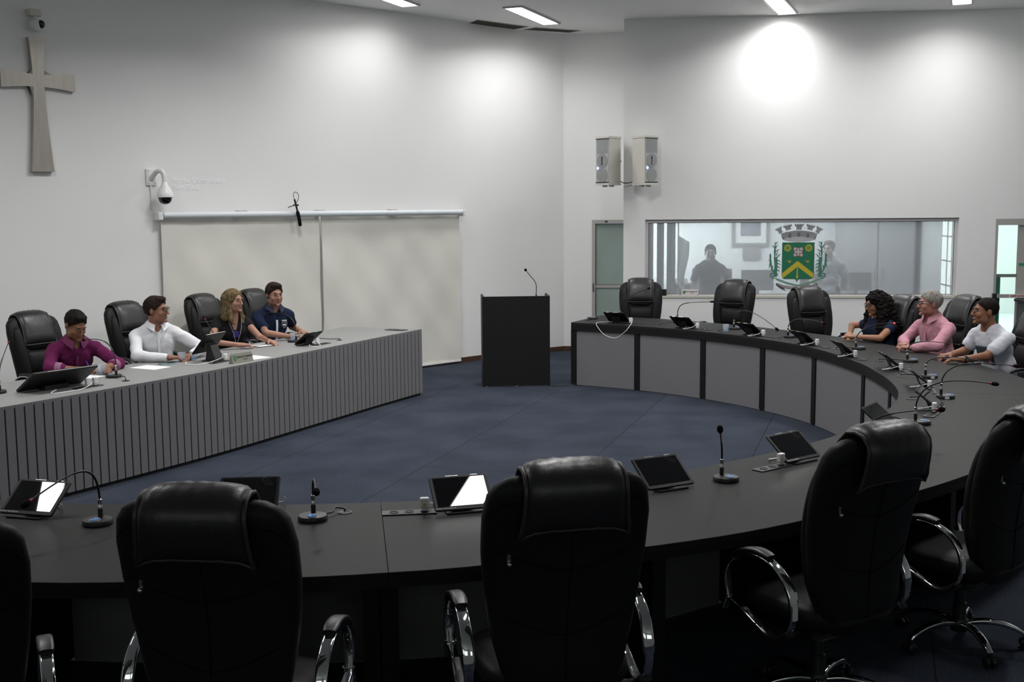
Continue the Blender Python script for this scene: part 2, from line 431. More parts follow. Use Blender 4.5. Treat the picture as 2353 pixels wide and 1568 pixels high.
# rear wall behind the camera; unseen high windows added for fill and reflections
b = MB()
b.box((0.5, -4.1, 1.45), (17.8, 0.2, 2.9)); b.box((0.5, -4.1, 4.45), (17.8, 0.2, 0.5))
for x in (-7.6, -2.1, 3.4, 8.5): b.box((x, -4.1, 3.55), (1.7, 0.2, 1.3))
struct(b.build('wall_rear', M['wall'], smooth=None))
M['skyglow'] = mat('daylight_glass', (0.93, 1.0, 0.95), 0.5, emit=1.0)
for i, x in enumerate((-4.85, 0.65, 5.95)):
    wd = 3.8 if i < 2 else 3.4
    b = MB(); b.box((x, -4.06, 3.55), (wd, 0.01, 1.3)); o = struct(b.build('window_%d' % (i + 2), M['skyglow'], smooth=None))
    g = MB()
    for k in range(1, 5): g.box((x - wd / 2 + wd * k / 5, -4.03, 3.55), (0.035, 0.03, 1.3))
    g.box((x, -4.03, 3.4), (wd, 0.03, 0.03)); g.box((x, -4.03, 3.85), (wd, 0.03, 0.03))
    g.build('window_mullions', M['alu'], o, smooth=None)
b = MB(); b.box((9.09, 11.8, 3.95), (.01, 4.4, 1.1)); o = struct(b.build('window_7', M['skyglow'], smooth=None))
g = MB()
for k in range(1, 6): g.box((9.07, 9.6 + 4.4 * k / 6, 3.95), (.03, .04, 1.1))
g.box((9.07, 11.8, 3.95), (.03, 4.4, .03)); g.build('window_mullions', M['alu'], o, smooth=None)
# solid ceiling; dark plates by the left wall paint the shade of two slots
def cslab(b, x0, x1, y0, y1): b.box(((x0 + x1) / 2, (y0 + y1) / 2, ZC + 0.05), (x1 - x0, y1 - y0, 0.1))
b = MB(); b.box((0.7, 5.75, ZC + 0.05), (18.4, 24.5, 0.1)); struct(b.build('ceiling', M['ceiling'], smooth=None))
dk = mat('vent_shade', (0.035, 0.028, 0.02), 0.9)
for i, q in enumerate(([(-0.57, 16.02), (-0.43, 15.72), (0.26, 16.33), (0.06, 16.55)], [(0.20, 16.60), (0.37, 16.42), (1.03, 16.72), (0.86, 16.90)])):
    cx = sum(p[0] for p in q) / 4; cy = sum(p[1] for p in q) / 4
    t = thing('ceiling_vent', ['dark open ceiling vent nearer the curved left wall', 'dark open ceiling vent nearer the corner speakers'][i], 'vent', (cx, cy, ZC), 0, 'dark ceiling vents')
    l = [(p[0] - cx, p[1] - cy) for p in q]
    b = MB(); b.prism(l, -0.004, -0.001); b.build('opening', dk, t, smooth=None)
    b = MB(); b.tube([Vector((*p, -0.003)) for p in l], 0.006, 4, closed=True); b.build('vent_frame', M['alu'], t, smooth=None)

# ---------------- ceiling luminaires ----------------
def diff_mat(s):
    return mat('lamp_diffuser', (1.0, 0.99, 0.97), 0.5, emit=s)
M['diff'] = diff_mat(6.0)
LDIR = math.atan2(1.32, 0.53)
def lamp(x, y, label, L=1.42, W=0.22, power=LAMP_W, first=None):
    t = thing('ceiling_lamp', label, 'ceiling light', (x, y, ZC), LDIR, 'recessed ceiling light panels')
    if first is None:
        b = MB()
        for s_ in (-1, 1):
            b.box((0, s_ * (W / 2 + 0.012), -0.010), (L + 0.05, 0.024, 0.02)); b.box((s_ * (L / 2 + 0.012), 0, -0.010), (0.024, W, 0.02))
        b.build('lamp_frame', M['alu'], t, smooth=None)
        b = MB(); b.box((0, 0, -0.004), (L, W, 0.006)); b.build('diffuser', M['diff'], t, smooth=None)
    else:
        for ch in first.children:
            if ch.type == 'MESH': c = ch.copy(); COL.objects.link(c); c.parent = t
    ld = bpy.data.lights.new('lamp_light', 'AREA'); ld.shape = 'RECTANGLE'; ld.size = L * 0.98; ld.size_y = W * 0.95; ld.energy = power; ld.color = (1.0, 0.99, 0.98); ld.spread = math.radians(150)
    lo = bpy.data.objects.new('lamp_light', ld); COL.objects.link(lo); lo.parent = t; lo.location = (0, 0, -0.03)
    return t
l0 = lamp(0.31, 15.41, 'lit ceiling panel between the dark vents and the camera, middle of the ceiling', power=LAMP_W * .55)
for x, y, lb, pw in ((-1.51, 13.92, 'lit ceiling panel cut by the top edge, above the roller blinds', .32), (3.42, 14.73, 'lit ceiling panel above the window wall casting a bright pool on it', .6),
                 (5.48, 14.09, 'small end of a lit ceiling panel at the upper right, above the door side', .6),
                 (-1.9, 10.9, 'ceiling light panel out of view above the seats at the grey desk', 1.25), (0.6, 11.6, 'ceiling light panel out of view above the open floor', 1.25), (4.4, 11.2, 'ceiling light panel out of view above the right-hand seats', 1.25),  # these two rows are unseen panels, added to light the hall
                 (-4.2, 7.8, 'ceiling light panel out of view over the left desk end', 1.15), (0.2, 7.6, 'ceiling light panel out of view over the middle of the hall', 1.1), (4.0, 7.4, 'ceiling light panel out of view over the right desk bend', 1.0),
                 (0.65, 5.20, 'ceiling light panel out of view above the near black desk', .25), (-4.95, 5.60, 'ceiling light panel out of view above the lower left desk corner', .25)):
    lamp(x, y, lb, first=l0, power=LAMP_W * pw)
# ---------------- curved desk ----------------
DZ = 0.77
IN = crom([(0.72, 13.70), (1.47, 13.22), (2.13, 12.58), (2.64, 11.80), (2.96, 10.98), (3.07, 10.0), (3.05, 9.38), (2.99, 8.84), (2.86, 8.28), (2.62, 7.72), (2.29, 7.20), (1.90, 6.68), (1.33, 6.17), (0.55, 5.62), (-0.05, 5.36), (-0.63, 5.25), (-1.35, 5.22), (-2.05, 5.27), (-2.9, 5.45), (-3.6, 5.75)], 10)
OUT = crom([(1.16, 14.60), (1.45, 14.36), (1.9, 14.03), (2.42, 13.50), (2.90, 12.92), (3.40, 12.10), (3.74, 11.3), (3.98, 10.4), (4.08, 9.6), (4.08, 8.8), (3.90, 7.95), (3.52, 7.12), (3.05, 6.45), (2.51, 5.87), (1.99, 5.40), (1.25, 4.86), (0.68, 4.56), (-0.12, 4.28), (-0.48, 4.20), (-0.82, 4.15), (-1.5, 4.11), (-1.84, 4.12), (-2.7, 4.2), (-3.9, 4.5)], 10)
def arc(P):
    L = [0.0]
    for a, b_ in zip(P[:-1], P[1:]): L.append(L[-1] + (b_ - a).length)
    return L
ARC_I, ARC_O = arc(IN), arc(OUT)
def at_arc(P, L, s_):
    s_ = max(0, min(L[-1], s_))
    for i in range(len(L) - 1):
        if L[i + 1] >= s_:
            t = (s_ - L[i]) / max(1e-9, L[i + 1] - L[i]); return P[i].lerp(P[i + 1], t)
    return P[-1]
def near_arc(P, L, q):
    best = (9, 0); q = Vector((q[0], q[1], 0))
    for i in range(len(P) - 1):
        d = P[i + 1] - P[i]; t = max(0, min(1, (q - P[i]).dot(d) / d.length_squared)); e = (P[i] + d * t - q).length
        if e < best[0]: best = (e, L[i] + t * d.length)
    return best[1]
SI1, SI2 = near_arc(IN, ARC_I, (2.86, 8.30)), near_arc(IN, ARC_I, (-0.63, 5.25))
SO1, SO2 = near_arc(OUT, ARC_O, (3.98, 8.15)), near_arc(OUT, ARC_O, (-0.48, 4.20))
def tang(P, L, s_):
    return (at_arc(P, L, s_ + 0.02) - at_arc(P, L, s_ - 0.02)).normalized()
def outward(q):
    """direction from the open floor to the seats at point q of the curved desk"""
    t = tang(IN, ARC_I, min(max(near_arc(IN, ARC_I, q), .05), ARC_I[-1] - .05)); n = Vector((-t.y, t.x, 0))
    return n if n.dot(Vector((q[0] + 1.2, q[1] - 9.4, 0))) > 0 else -n
def sub(P, L, a, b_, n):
    return [at_arc(P, L, a + (b_ - a) * i / n) for i in range(n + 1)]
def vz(p, z): return Vector((p.x, p.y, z))
POSTS = [0.03] + [near_arc(IN, ARC_I, q) for q in ((1.47, 13.23), (2.13, 12.58), (2.64, 11.83), (2.985, 11.02), (3.07, 9.85), (3.01, 8.95))]
secs = [('far', 0.0, SI1, 0.0, SO1, 'far right section of the curved black desk with grey front panels'),
        ('bend', SI1, SI2, SO1, SO2, 'near right section of the curved black desk at the bend'),
        ('near', SI2, ARC_I[-1], SO2, ARC_O[-1], 'near left section of the curved black desk in the foreground')]
for key, a, b_, oa, ob, lb in secs:
    G = 0.0015; g0 = G if a > 0 else 0; g1 = G if b_ < ARC_I[-1] else 0
    t = thing('curved_desk', lb, 'desk', (0, 0, 0), 0, 'sections of the curved desk')
    n = 44 if key != 'near' else 26
    I = sub(IN, ARC_I, a + g0, b_ - g1, n); O = sub(OUT, ARC_O, oa + g0, ob - g1, n)
    m = MB(); m.loft([[vz(i, DZ - 0.028), vz(o, DZ - 0.028), vz(o, DZ - .002), vz(o.lerp(i, .002), DZ), vz(i.lerp(o, .002), DZ), vz(i, DZ - .002)] for i, o in zip(I, O)])
    m.build('worktop', M['black_lam'], t, smooth=25)
    # dark edge band below the top along the seats, and the apron facing the open floor
    m = MB(); m.loft([[vz(o, DZ - 0.0285), vz(o.lerp(i, .04), DZ - 0.0285), vz(o.lerp(i, .04), DZ - .062), vz(o, DZ - .062)] for i, o in zip(I, O)])
    m.build('edge_band', M['black_edge'], t, smooth=25)
    m = MB(); m.loft([[vz(i, DZ - .0285), vz(i.lerp(o, .03), DZ - .0285), vz(i.lerp(o, .03), DZ - .095), vz(i, DZ - .095)] for i, o in zip(I, O)])
    m.build('apron', M['black_edge'], t, smooth=25)
    ps = [p for p in POSTS if a - .01 <= p < b_ - .05] if key == 'far' else [a + (b_ - a) * k / (5 if key == 'bend' else 4) for k in range(0, 6 if key == 'bend' else 5)]
    if key == 'far': ps.append(b_)
    bounds = ps if ps[0] < a + .1 else [a] + ps
    for k, p in enumerate(ps):
        q = at_arc(IN, ARC_I, p); tt = tang(IN, ARC_I, min(max(p, .03), ARC_I[-1] - .03)); out = outward(q)
        half = 0.036 if 0 < p < ARC_I[-1] - .01 else 0.016
        sh = 0.0
        if abs(p - a) < .02: sh = half + G
        elif abs(p - b_) < .02: sh = -half - G
        q = q + tt * sh
        R = Matrix(((tt.x, out.x, 0), (tt.y, out.y, 0), (0, 0, 1)))
        m = MB(); m.box(q + out * 0.035 + Vector((0, 0, (DZ - .096) / 2 + .008)), (half * 2, 0.055, DZ - .096 - .016), R); m.build('post', M['black_edge'], t, smooth=None)
        m = MB(); m.box(q + out * (0.065 + .36) + Vector((0, 0, (DZ - .035) / 2 + .008)), (half * 1.9, 0.715, DZ - .032 - .016), R); m.build('side_panel', M['black_edge'], t, smooth=None)
        for fd in (.04, .7):
            m = MB(); m.cyl(q + out * fd, q + out * fd + Vector((0, 0, .0078)), 0.014, seg=10); m.build('levelling_foot', M['silver'], t)
    for p, q in zip(ps[:-1], ps[1:]):
        pts = sub(IN, ARC_I, p + .037 + (.036 if abs(p - a) < .02 else 0), q - .037 - (.036 if abs(q - b_) < .02 else 0), 8)
        rings = []
        for x in pts:
            o = outward(x); rings.append([vz(x + o * .020, .005), vz(x + o * .036, .005), vz(x + o * .036, DZ - .0955), vz(x + o * .020, DZ - .0955)])
        m = MB(); m.loft(rings); m.build('front_panel', M['grey_panel'], t, smooth=25)

# ---------------- straight slatted desk on the left ----------------
FR = crom([(-1.05, 13.05), (-1.47, 12.2), (-1.9, 11.28), (-2.58, 9.84), (-3.16, 8.80), (-3.65, 7.97), (-4.3, 6.9)], 10)
BK = crom([(-2.0, 13.36), (-2.31, 12.6), (-2.85, 11.45), (-3.47, 10.22), (-3.98, 9.42), (-4.5, 8.6), (-5.25, 7.45)], 10)
AF, AB = arc(FR), arc(BK)
t = thing('straight_desk', 'long grey desk with vertical slatted front at the left, seats behind', 'desk', (0, 0, 0))
n = 50
F_ = sub(FR, AF, 0, AF[-1], n); B_ = sub(BK, AB, 0, AB[-1], n)
LZ = 0.772
m = MB(); m.loft([[vz(f, LZ - .024), vz(k, LZ - .024), vz(k, LZ), vz(f, LZ)] for f, k in zip(F_, B_)]); m.build('worktop', M['grey_top'], t, smooth=25)
# slatted front: slats with dark grooves between them
m = MB(); pitch = 0.0802; ns = int(AF[-1] / pitch)
def fnorm(s_):
    tt = tang(FR, AF, min(max(s_, .03), AF[-1] - .03)); n_ = Vector((-tt.y, tt.x, 0)); return n_ if n_.x > 0 else -n_
rings = []; 
for s_ in [i * AF[-1] / 60 for i in range(61)]:
    p = at_arc(FR, AF, s_); nn = fnorm(s_); rings.append([vz(p - nn * .028, .035), vz(p - nn * .015, .035), vz(p - nn * .015, LZ - .0245), vz(p - nn * .028, LZ - .0245)])
m.cur = 1; m.loft(rings); m.cur = 0
for i in range(ns):
    a = i * pitch; b2 = a + pitch - 0.013
    pa, pb = at_arc(FR, AF, a), at_arc(FR, AF, b2); na, nb = fnorm(a), fnorm(b2)
    m.loft([[vz(p - nn * .0149, .03), vz(p + nn * .004, .03), vz(p + nn * .004, LZ - .003), vz(p + nn * .0002, LZ - .003), vz(p + nn * .0002, LZ - .0246), vz(p - nn * .0149, LZ - .0246)] for p, nn in ((pa, na), (pb, nb))])
m.build('slatted_front', [M['slat'], M['groove']], t, smooth=None)
m = MB()
for a, b2 in ((at_arc(FR, AF, 0), at_arc(BK, AB, 0)),):
    d = (b2 - a); L = d.length; d.normalize(); R = Matrix(((d.x, -d.y, 0), (d.y, d.x, 0), (0, 0, 1)))
    m.box((a + b2) / 2 - Vector((-d.y, d.x, 0)) * (-0.0) + Vector((-.012, -.02, (LZ - .024) / 2 + .012)), (L - .06, .02, LZ - .05), R)
m.build('end_panel', M['slat'], t, smooth=None)
for s_ in (1.6, 3.2, 4.8):
    a, b2 = at_arc(FR, AF, s_), at_arc(BK, AB, s_); d = (b2 - a).normalized(); R = Matrix(((d.x, -d.y, 0), (d.y, d.x, 0), (0, 0, 1)))
    m = MB(); m.box(a + d * .38 + Vector((0, 0, .37)), (.66, .02, .74), R); m.build('support_panel', M['slat'], t, smooth=None)
m = MB(); m.loft([[vz(p - fnorm(i * AF[-1] / 40) * .06, 0), vz(p - fnorm(i * AF[-1] / 40) * .03, 0), vz(p - fnorm(i * AF[-1] / 40) * .03, .034), vz(p - fnorm(i * AF[-1] / 40) * .06, .034)] for i, p in enumerate(sub(FR, AF, 0, AF[-1], 40))])
m.build('plinth', M['groove'], t, smooth=None)
def inL(q):
    """direction from the seats to the open floor at the straight desk"""
    return fnorm(near_arc(FR, AF, q))

def frame_of(q, desk='curve'):
    """yaw so that local +Y points from the seat towards the open floor"""
    d = -outward(q) if desk == 'curve' else inL(q)
    return yaw_of(d)
# ---------------- lectern ----------------
t = thing('lectern', 'tall black lectern standing alone between the two desks', 'lectern', (0.04, 13.78, 0), math.atan2(.06, .82))
W_, D_, H_ = 0.82, 0.38, 1.10
m = MB(); m.box((0, -D_ / 2 + .012 + .02, H_ / 2 + .008), (W_, .024, H_ - .016)); m.build('front_panel', M['black_edge'], t, smooth=None)
for s_ in (-1, 1):
    m = MB(); x = s_ * (W_ / 2 - .012); y0, y1 = -D_ / 2 + .045, D_ / 2
    pr = [(y0, .008), (y1, .008), (y1, H_ + .008), (y0, H_)]
    m.add([(x - .012, p[0], p[1]) for p in pr] + [(x + .012, p[0], p[1]) for p in pr], [(3, 2, 1, 0), (4, 5, 6, 7), (0, 1, 5, 4), (1, 2, 6, 5), (2, 3, 7, 6), (3, 0, 4, 7)]); m.build('side_panel', M['black_lam'], t, smooth=None)
m = MB(); m.box((0, .022, H_ - .10), (W_ - .05, D_ - .05, .024), Matrix.Rotation(0.10, 3, 'X')); m.build('reading_top', M['black_lam'], t, smooth=None)
for x in (-W_ / 2 + .05, 0, W_ / 2 - .05):
    m = MB(); m.cyl((x, -D_ / 2 + .03, 0), (x, -D_ / 2 + .03, .0078), .012, seg=10); m.build('levelling_foot', M['silver'], t)
# ---------------- executive chairs ----------------
def back_y(z):
    """depth of the backrest centre line at height z"""
    z = max(.40, min(1.19, z)); t = max(0.0, (z - .42) / .77)
    return -0.215 - 0.105 * t ** 1.5 + 0.030 * math.sin(t * math.pi)
def back_w(z):
    return float(np.interp(z, [.38, .42, .50, .62, .78, .92, 1.04, 1.12, 1.155, 1.178, 1.19], [.13, .17, .212, .243, .268, .280, .281, .268, .245, .205, .13]))
def back_t(z):
    return float(np.interp(z, [.38, .42, .50, .80, 1.0, 1.10, 1.15, 1.178, 1.19], [.02, .04, .055, .060, .066, .062, .050, .032, .008]))
def sup(a, e):
    c, s_ = math.cos(a), math.sin(a)
    return math.copysign(abs(c) ** e, c), math.copysign(abs(s_) ** e, s_)
def make_chair(pillow=True, sticker=False, hook=True):
    t = thing('office_chair', 'chair', 'chair', (0, 0, 0), 0, 'black leather office chairs')
    # backrest shell
    m = MB(); rings = []
    for z in [.38, .39, .405, .42, .45, .50, .56, .62, .70, .78, .85, .92, .98, 1.04, 1.08, 1.12, 1.14, 1.155, 1.168, 1.178, 1.185, 1.19]:
        w_, th, y = back_w(z), back_t(z), back_y(z); ring = []
        for k in range(32):
            c, s_ = sup(2 * math.pi * k / 32, 0.62); ring.append(Vector((w_ * c, y + th * s_ + 0.02 * (c * c) * (1 if z > .5 else .5), z)))
        rings.append(ring)
    m.loft(rings); br_ = m.build('backrest', M['leather'], t, smooth=80)
    # stitched lines on the rear: one down the middle, V lines to both sides
    def rear(x, z, o=.001):
        w_, th = back_w(z), back_t(z); c = max(-1, min(1, x / w_)); s_ = (max(0, 1 - abs(c) ** (1 / .31))) ** .31
        return Vector((x, back_y(z) - th * s_ + .02 * c * c - o, z))
    def seamline(pts, nm='seam'):
        q = MB(); q.tube([rear(x, z) for x, z in pts], .0022, 6); q.build(nm, M['seam'], br_)
    seamline([(0.004 * math.sin(z * 9), z) for z in np.linspace(1.10, .43, 14)])
    for s_ in (-1, 1):
        seamline([(s_ * x, .86 + (x / .25) ** 1.5 * .08) for x in np.linspace(0, .24, 8)])
        seamline([(s_ * x, .63 + (x / .22) ** 1.5 * .08) for x in np.linspace(0, .215, 8)])
    seamline([(x, 1.085 + (.02 if abs(x) < .2 else -.04 * ((abs(x) - .2) / .06) ** 2 + .02)) for x in np.linspace(-.262, .262, 17)], 'top_seam')
    # front cushions: side bolsters and two centre pads
    def front(x, z):
        return back_y(z) + back_t(z) * .80 + .02 * (x / .28) ** 2
    for s_ in (-1, 1):
        m = MB(); rings = []
        for z in np.linspace(.47, 1.10, 16):
            x0 = s_ * (back_w(z) * .74); e = max(0.02, math.sin(math.pi * min(1, max(0, (z - .45) / .67)))) ** .35
            rings.append([Vector((x0 + .060 * e * math.cos(a), front(x0, z) + (.042 * e) * math.sin(a), z)) for a in [2 * math.pi * k / 14 for k in range(14)]])
        m.loft(rings); m.build('side_bolster', M['leather'], t, smooth=80)
    for z0, z1 in ((.46, .66), (.665, .87), (.875, 1.12)):
        m = MB(); rings = []
        for z in np.linspace(z0, z1, 9):
            e = max(.05, math.sin(math.pi * (z - z0) / (z1 - z0))) ** .4
            rings.append([Vector((.150 * sup(a, .6)[0] * (.96 + .04 * e), front(0, z) + .045 * e * sup(a, .6)[1], z)) for a in [2 * math.pi * k / 20 for k in range(20)]])
        m.loft(rings); m.build('back_pad', M['leather'], t, smooth=80)
    # headrest pillow draped over the top edge
    path = []
    for z in np.linspace(1.015, 1.165, 7): path.append((rear(0, z).y - .030 + (.010 if z < 1.03 else 0), z))
    path += [(back_y(1.19) - .035, 1.196), (back_y(1.19), 1.206), (back_y(1.19) + .04, 1.200)]
    for z in np.linspace(1.165, .93, 9): path.append((front(0, z) + .032, z))
    n = len(path); rng = random.Random(3)
    def frame(i):
        a = path[max(0, i - 1)]; b_ = path[min(n - 1, i + 1)]; d = Vector((0, b_[0] - a[0], b_[1] - a[1])).normalized(); return Vector((0, -d.z, d.y))
    hw = .172; NU = 14; m = MB(); outr = []; inn = []
    for i in range(n):
        nn = frame(i); v = i / (n - 1); ev = min(1, (min(v, 1 - v) / .10)) ** .5; ww = hw * (1 - .06 * math.sin(math.pi * v)) * (1 + .05 * max(0, 1 - v / .12))
        r1_, r2_ = [], []
        for j in range(NU + 1):
            u = -1 + 2 * j / NU; eu = (1 - abs(u) ** 3.0); h = .030 * max(0, eu) ** .5 * ev + .004
            wr = .0035 * math.sin(23 * u + 5 * v) * math.sin(17 * v + 3 * u) * eu
            p = Vector((u * ww, path[i][0], path[i][1] - (.022 * abs(u) ** 5 * max(0, 1 - v / .15)))); r1_.append(p + nn * (h + wr)); r2_.append(p - nn * (h * .35 + .004))
        outr.append(r1_); inn.append(r2_)
    rings = [a + b_[::-1] for a, b_ in zip(outr, inn)]
    m.loft(rings); pl = m.build('headrest_pillow', M['pillow'], t, smooth=80)
    m = MB(); bd = [a[0] for a in outr] + outr[-1][1:] + [a[-1] for a in outr[::-1][1:]] + outr[0][::-1][1:-1]
    bd = [p + Vector((0.0, 0, 0)) for p in bd]
    m.tube(bd, .0075, 6, closed=True); m.build('piping', M['piping'], pl, smooth=80)
    if hook:
        h0 = rear(-.20, .905, .003); m = MB(); m.box(h0 + Vector((0, 0, .008)), (.012, .006, .028)); m.ball(h0 + Vector((0, -.008, -.010)), (.009, .010, .010)); m.build('hook', M['silver'], t)
    # seat cushion
    m = MB(); rings = []
    for y in np.linspace(-.26, .28, 15):
        v = (y + .26) / .54; e = max(0, 1 - abs(2 * v - 1) ** 4) ** .4; wv = .262 * (.9 + .1 * e) * max(.5, e)
        pass
        rings.append([Vector((wv * sup(a, .55)[0], y, .432 + .020 * e + (.062 * max(.15, e)) * sup(a, .55)[1] - .03 * max(0, v - .8) * 5 * .3)) for a in [2 * math.pi * k / 24 for k in range(24)]])
    m.loft(rings); m.build('seat', M['leather'], t, smooth=80)
    m = MB(); m.rbox((0, -.01, .350), (.30, .26, .05), .04); m.build('seat_mechanism', M['black_pl'], t)
    m = MB(); m.cyl((.12, .02, .345), (.29, .03, .335), .008, seg=8); m.build('tilt_lever', M['black_pl'], t)
    # armrests
    AK = .86
    for s_ in (-1, 1):
        x = s_ * .315
        loop = [(.215, .455), (.235, .53), (.215, .60), (.14, .652), (.03, .674), (-.08, .658), (-.165, .605), (-.205, .53), (-.20, .455), (-.155, .39), (-.08, .365), (.0, .385), (.11, .425)]
        P_ = crom([Vector((x, y * AK, z)) for y, z in loop + [loop[0]]], 5)[:-1]
        m = MB(); R_ = []
        for p in P_: R_.append(1.0 if p.z > .5 else .8)
        m.tube(P_, R_, 12, closed=True, flat=(.042, .018), up=(1, 0, 0)); arm = m.build('armrest', M['chrome'], t, smooth=50)
        m = MB(); m.tube([(x, .215 * AK, .47), (x, .240 * AK, .43), (x, .252 * AK, .40)], [1, .95, .8], 12, flat=(.044, .014), up=(1, 0, 0)); m.build('arm_foot', M['chrome'], arm, smooth=50)
        low = [Vector((x, y * AK, z)) + Vector((-s_ * .004, 0, .0)) for y, z in ((-.185, .41), (-.12, .366), (-.05, .362), (.03, .388), (.13, .424))]
        m = MB(); m.tube(crom(low, 4), 1.0, 12, flat=(.046, .030), up=(1, 0, 0)); m.build('lower_arm_cover', M['arm_pad'], arm, smooth=50)
        m = MB(); m.tube(crom([Vector((x, y * AK, z)) for y, z in ((.20, .628), (.13, .672), (.03, .693), (-.06, .684))], 4), [.75] + [1] * 11 + [.8], 12, flat=(.052, .024), up=(1, 0, 0)); m.build('arm_pad', M['arm_pad'], arm, smooth=50)
        m = MB(); m.cyl((s_ * .10, -.06, .362), (x, -.08, .362), .012, seg=8); m.build('arm_bracket', M['black_pl'], arm)
        if sticker and s_ == -1:
            a_, b_ = Vector((x, -.2135, .55)), Vector((x, -.2165, .455)); d = (b_ - a_).normalized(); R = Matrix(((1, 0, 0), (0, d.z, d.y), (0, -d.y, d.z)))
            m = MB(); m.tube([(x, -.1845, .540), (x, -.1872, .515), (x, -.1875, .470)], 1, 4, flat=(.030, .003), up=(1, 0, 0)); m.build('inventory_label', M['label'], arm, smooth=None)
            m = MB(); m.tube([(x, -.1745, .578), (x, -.1825, .548)], 1, 4, flat=(.040, .003), up=(1, 0, 0)); m.build('square_label', M['label'], arm, smooth=None)
    # gas column and five-arm base
    m = MB(); m.lathe([(.0, .095), (.032, .095), (.032, .21), (.025, .215), (.025, .28), (.016, .285), (.016, .345), (0, .345)], 16); m.build('gas_column', M['black_pl'], t)
    m = MB(); m.lathe([(.0, .07), (.040, .07), (.046, .09), (.046, .12), (.034, .135), (0, .135)], 18); m.build('base_hub', M['black_pl'], t)
    for k in range(5):
        a = 2 * math.pi * k / 5 + .35; d = Vector((math.cos(a), math.sin(a), 0)); pd = Vector((-d.y, d.x, 0))
        P_ = [d * r + Vector((0, 0, z)) for r, z in ((.035, .108), (.11, .122), (.20, .115), (.265, .092), (.305, .066))]
        m = MB(); m.tube(crom(P_, 3), [1.0, 1, 1, 1, 1, .95, .95, .9, .9, .85, .8, .8, .75], 12, flat=(.040, .026), up=tuple(pd)); lg = m.build('base_leg', M['chrome'], t, smooth=50)
        c = d * .305
        for q in (-1, 1):
            w0 = c + pd * (q * .007) + Vector((0, 0, .0265)); w1 = c + pd * (q * .026) + Vector((0, 0, .0265))
            if q == -1: m = MB()
            m.tube([w0, w0.lerp(w1, .2), w0.lerp(w1, .8), w1], [.023, .0262, .0262, .021], 16)
        m.cyl(c + pd * -.010 + Vector((0, 0, .0265)), c + pd * .010 + Vector((0, 0, .0265)), .010, seg=8)
        m.cyl(c + Vector((0, 0, .03)), c + Vector((0, 0, .062)), .010, seg=8)
        m.build('caster', M['black_pl'], lg)
    return t
chair_a = make_chair(sticker=False); chair_b = make_chair(sticker=True)
GRP = 'black leather office chairs'
used = set()
def place_chair(src, top, face, label, d=.33, sc=1.0):
    """top = where the top of the backrest stands on plan, face = direction the seat looks"""
    f = Vector((face[0], face[1], 0)).normalized(); loc = (top[0] + f.x * d * sc, top[1] + f.y * d * sc, 0); rz = yaw_of(f)
    if src.name in used:
        r = dup(src, loc, rz, label, GRP); r.scale = (sc, sc, sc); return r
    used.add(src.name); src.location = loc; src.rotation_euler = (0, 0, rz); src['label'] = label; src.scale = (sc, sc, sc); return src
place_chair(chair_a, (0.20, 3.74), (-.22, .98), 'empty office chair seen from behind, middle of the foreground', sc=1.06)
place_chair(chair_a, (-0.99, 3.45), (.10, 1), 'empty office chair seen from behind, in front of the black desk left of centre', sc=1.055)
place_chair(chair_a, (-1.71, 3.16), (-.42, .90), 'office chair cut off by the lower left edge of the photo', sc=1.05)
place_chair(chair_b, (1.49, 4.42), (-.50, .866), 'empty office chair with white stickers on its arm, by the desk bend', sc=1.05)
place_chair(chair_b, (2.40, 5.12), (-.63, .78), 'rightmost foreground office chair showing its chrome star base', sc=1.0)
for tp, fc, lb in (((-4.55, 10.6), (.86, -.5), 'office chair behind the man in the magenta shirt'),
                   ((-4.03, 11.67), (.86, -.5), 'office chair behind the man in the white dress shirt'),
                   ((-3.50, 12.65), (.86, -.5), 'office chair behind the woman with long blonde hair'),
                   ((-3.10, 13.40), (.86, -.5), 'office chair behind the young man in the navy polo shirt'),
                   ((1.70, 14.88), (-.10, -1), 'empty office chair nearest the frosted glass door'),
                   ((2.90, 14.48), (-.62, -.78), 'empty office chair in front of the window, left of the crest'),
                   ((3.43, 13.18), (.30, -.95), 'empty office chair below the coat of arms'),
                   ((4.10, 11.70), (-.93, -.35), 'office chair behind the woman with curly black hair'),
                   ((4.72, 11.62), (-.96, -.25), 'office chair behind the man in the pink shirt'),
                   ((4.86, 10.30), (-.98, -.05), 'office chair behind the man in the white T-shirt')):
    place_chair(chair_a, tp, fc, lb)
def P_(*a, **k): return (a, k)
